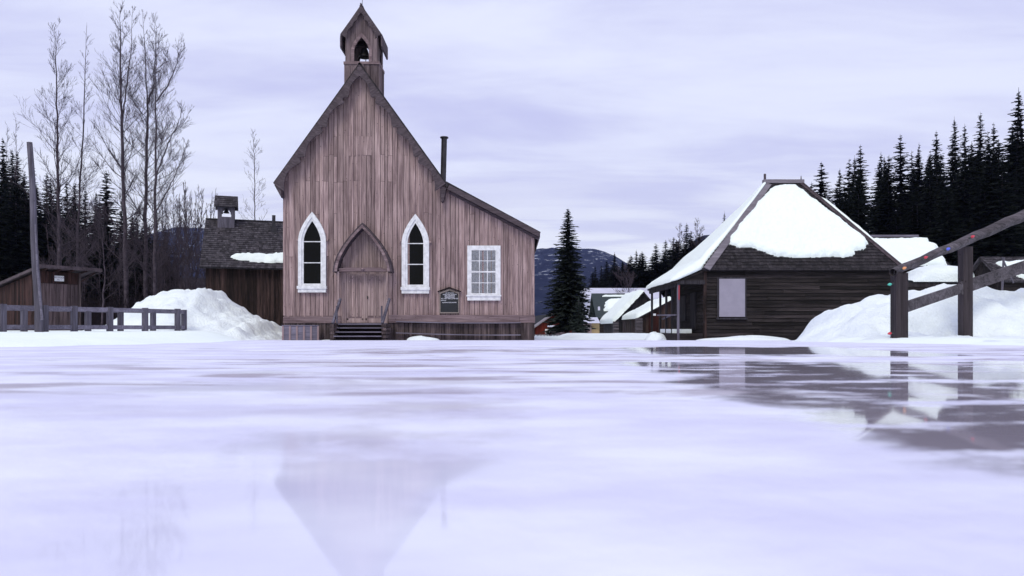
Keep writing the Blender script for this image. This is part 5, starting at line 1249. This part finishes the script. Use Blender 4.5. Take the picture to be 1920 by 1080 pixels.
# ================================================================ MOUNTAINS
m, t, p, o = newmat('forested_mountain'); g = N(t, 'ShaderNodeNewGeometry'); pos = g.outputs['Position']
n = noise_(t, mapv(t, pos, (1, 1, 1.6)), .02, 6, .65); s_ = N(t, 'ShaderNodeSeparateXYZ'); L(t, pos, s_.inputs[0])
n2 = noise_(t, mapv(t, pos, (1, 1, 2)), .035, 6, .7)
sf = mul(mrange(t, n2, .58, .64), mrange(t, math_(t, 'ADD', s_.outputs[2], math_(t, 'MULTIPLY', n, 60)), 110, 230, .15, 1)); fo_ = mixc(t, mrange(t, n, .35, .65), (.006, .008, .020), (.016, .020, .040))
setc(t, p.inputs['Base Color'], mixc(t, sf, fo_, (.5, .53, .62))); p.inputs['Roughness'].default_value = 1; p.inputs['Specular IOR Level'].default_value = 0
M['mount'] = m
def mountain(name, sky_, Y0, dep, label, seed, n=120):
    mb = MB(); p0, p1 = sky_[0][0], sky_[-1][0]; rows_ = 22
    for j in range(rows_+1):
        k = j/rows_; y = Y0-dep*(1-k) if k <= 1 else Y0
        for i in range(n+1):
            px = lerp(p0, p1, i/n); x = X(px, Y0)*(1+0*k); hh = Z(interp(sky_, px), Y0)
            z = hh*(k**.8)*(1+.10*fbm(x/dep*6, y/dep*6, 1.0, seed)*(1-k))+Y0*.0015*nz(x/dep*40, 0, 1, seed)*k
            mb.v.append((x, y, z-3*(1-k)))
    for i in range(n+1):
        px = lerp(p0, p1, i/n); mb.v.append((X(px, Y0), Y0+dep, -5))
    for j in range(rows_+1):
        for i in range(n): a = j*(n+1)+i; mb.f.append((a, a+1, a+n+2, a+n+1))
    o_ = mb.build(name, M['mount'], None, (X((p0+p1)/2, Y0), Y0, 0), True); tag(o_, label, None, None, 'structure'); return o_
mountain('mountain', [(150, 520), (250, 470), (330, 425), (420, 430), (600, 455), (800, 462), (940, 470), (1001, 468), (1030, 464), (1060, 468), (1090, 466), (1115, 466), (1135, 472), (1155, 481), (1175, 494), (1200, 510), (1250, 535), (1330, 570)], 2400, 1000, 'distant forested blue mountain with snow patches near its top', 3)
mountain('mountain', [(1180, 600), (1250, 560), (1280, 500), (1300, 452), (1318, 441), (1345, 438), (1400, 425), (1500, 420), (1650, 440), (1800, 520)], 1100, 500, 'nearer dark wooded hill with snow specks behind the middle forest', 9)
# ================================================================ HAZE
hm = bpy.data.materials.new('haze'); hm.use_nodes = True; t = hm.node_tree; t.nodes.clear()
o = N(t, 'ShaderNodeOutputMaterial'); v_ = N(t, 'ShaderNodeVolumePrincipled'); v_.inputs['Color'].default_value = (.42, .50, .95, 1); v_.inputs['Density'].default_value = .00008; v_.inputs['Anisotropy'].default_value = 0.2
L(t, v_.outputs[0], o.inputs['Volume'])
mb = MB(); mb.box(-3000, 3000, -320, 3600, -10, 480); hz_o = mb.build('haze', hm); tag(hz_o, 'thin blue winter haze over the valley', 'haze', None, 'stuff')
for o_ in bpy.data.objects:
    if 'label' in o_ and not 4 <= len(o_['label'].replace('-', ' ').split()) <= 16 and o_.parent is None: print('LABEL', len(o_['label'].split()), o_.name, o_['label'])
S.cycles.max_bounces = 6; S.cycles.diffuse_bounces = 3; S.cycles.glossy_bounces = 3; S.cycles.transparent_max_bounces = 6; S.cycles.volume_bounces = 0
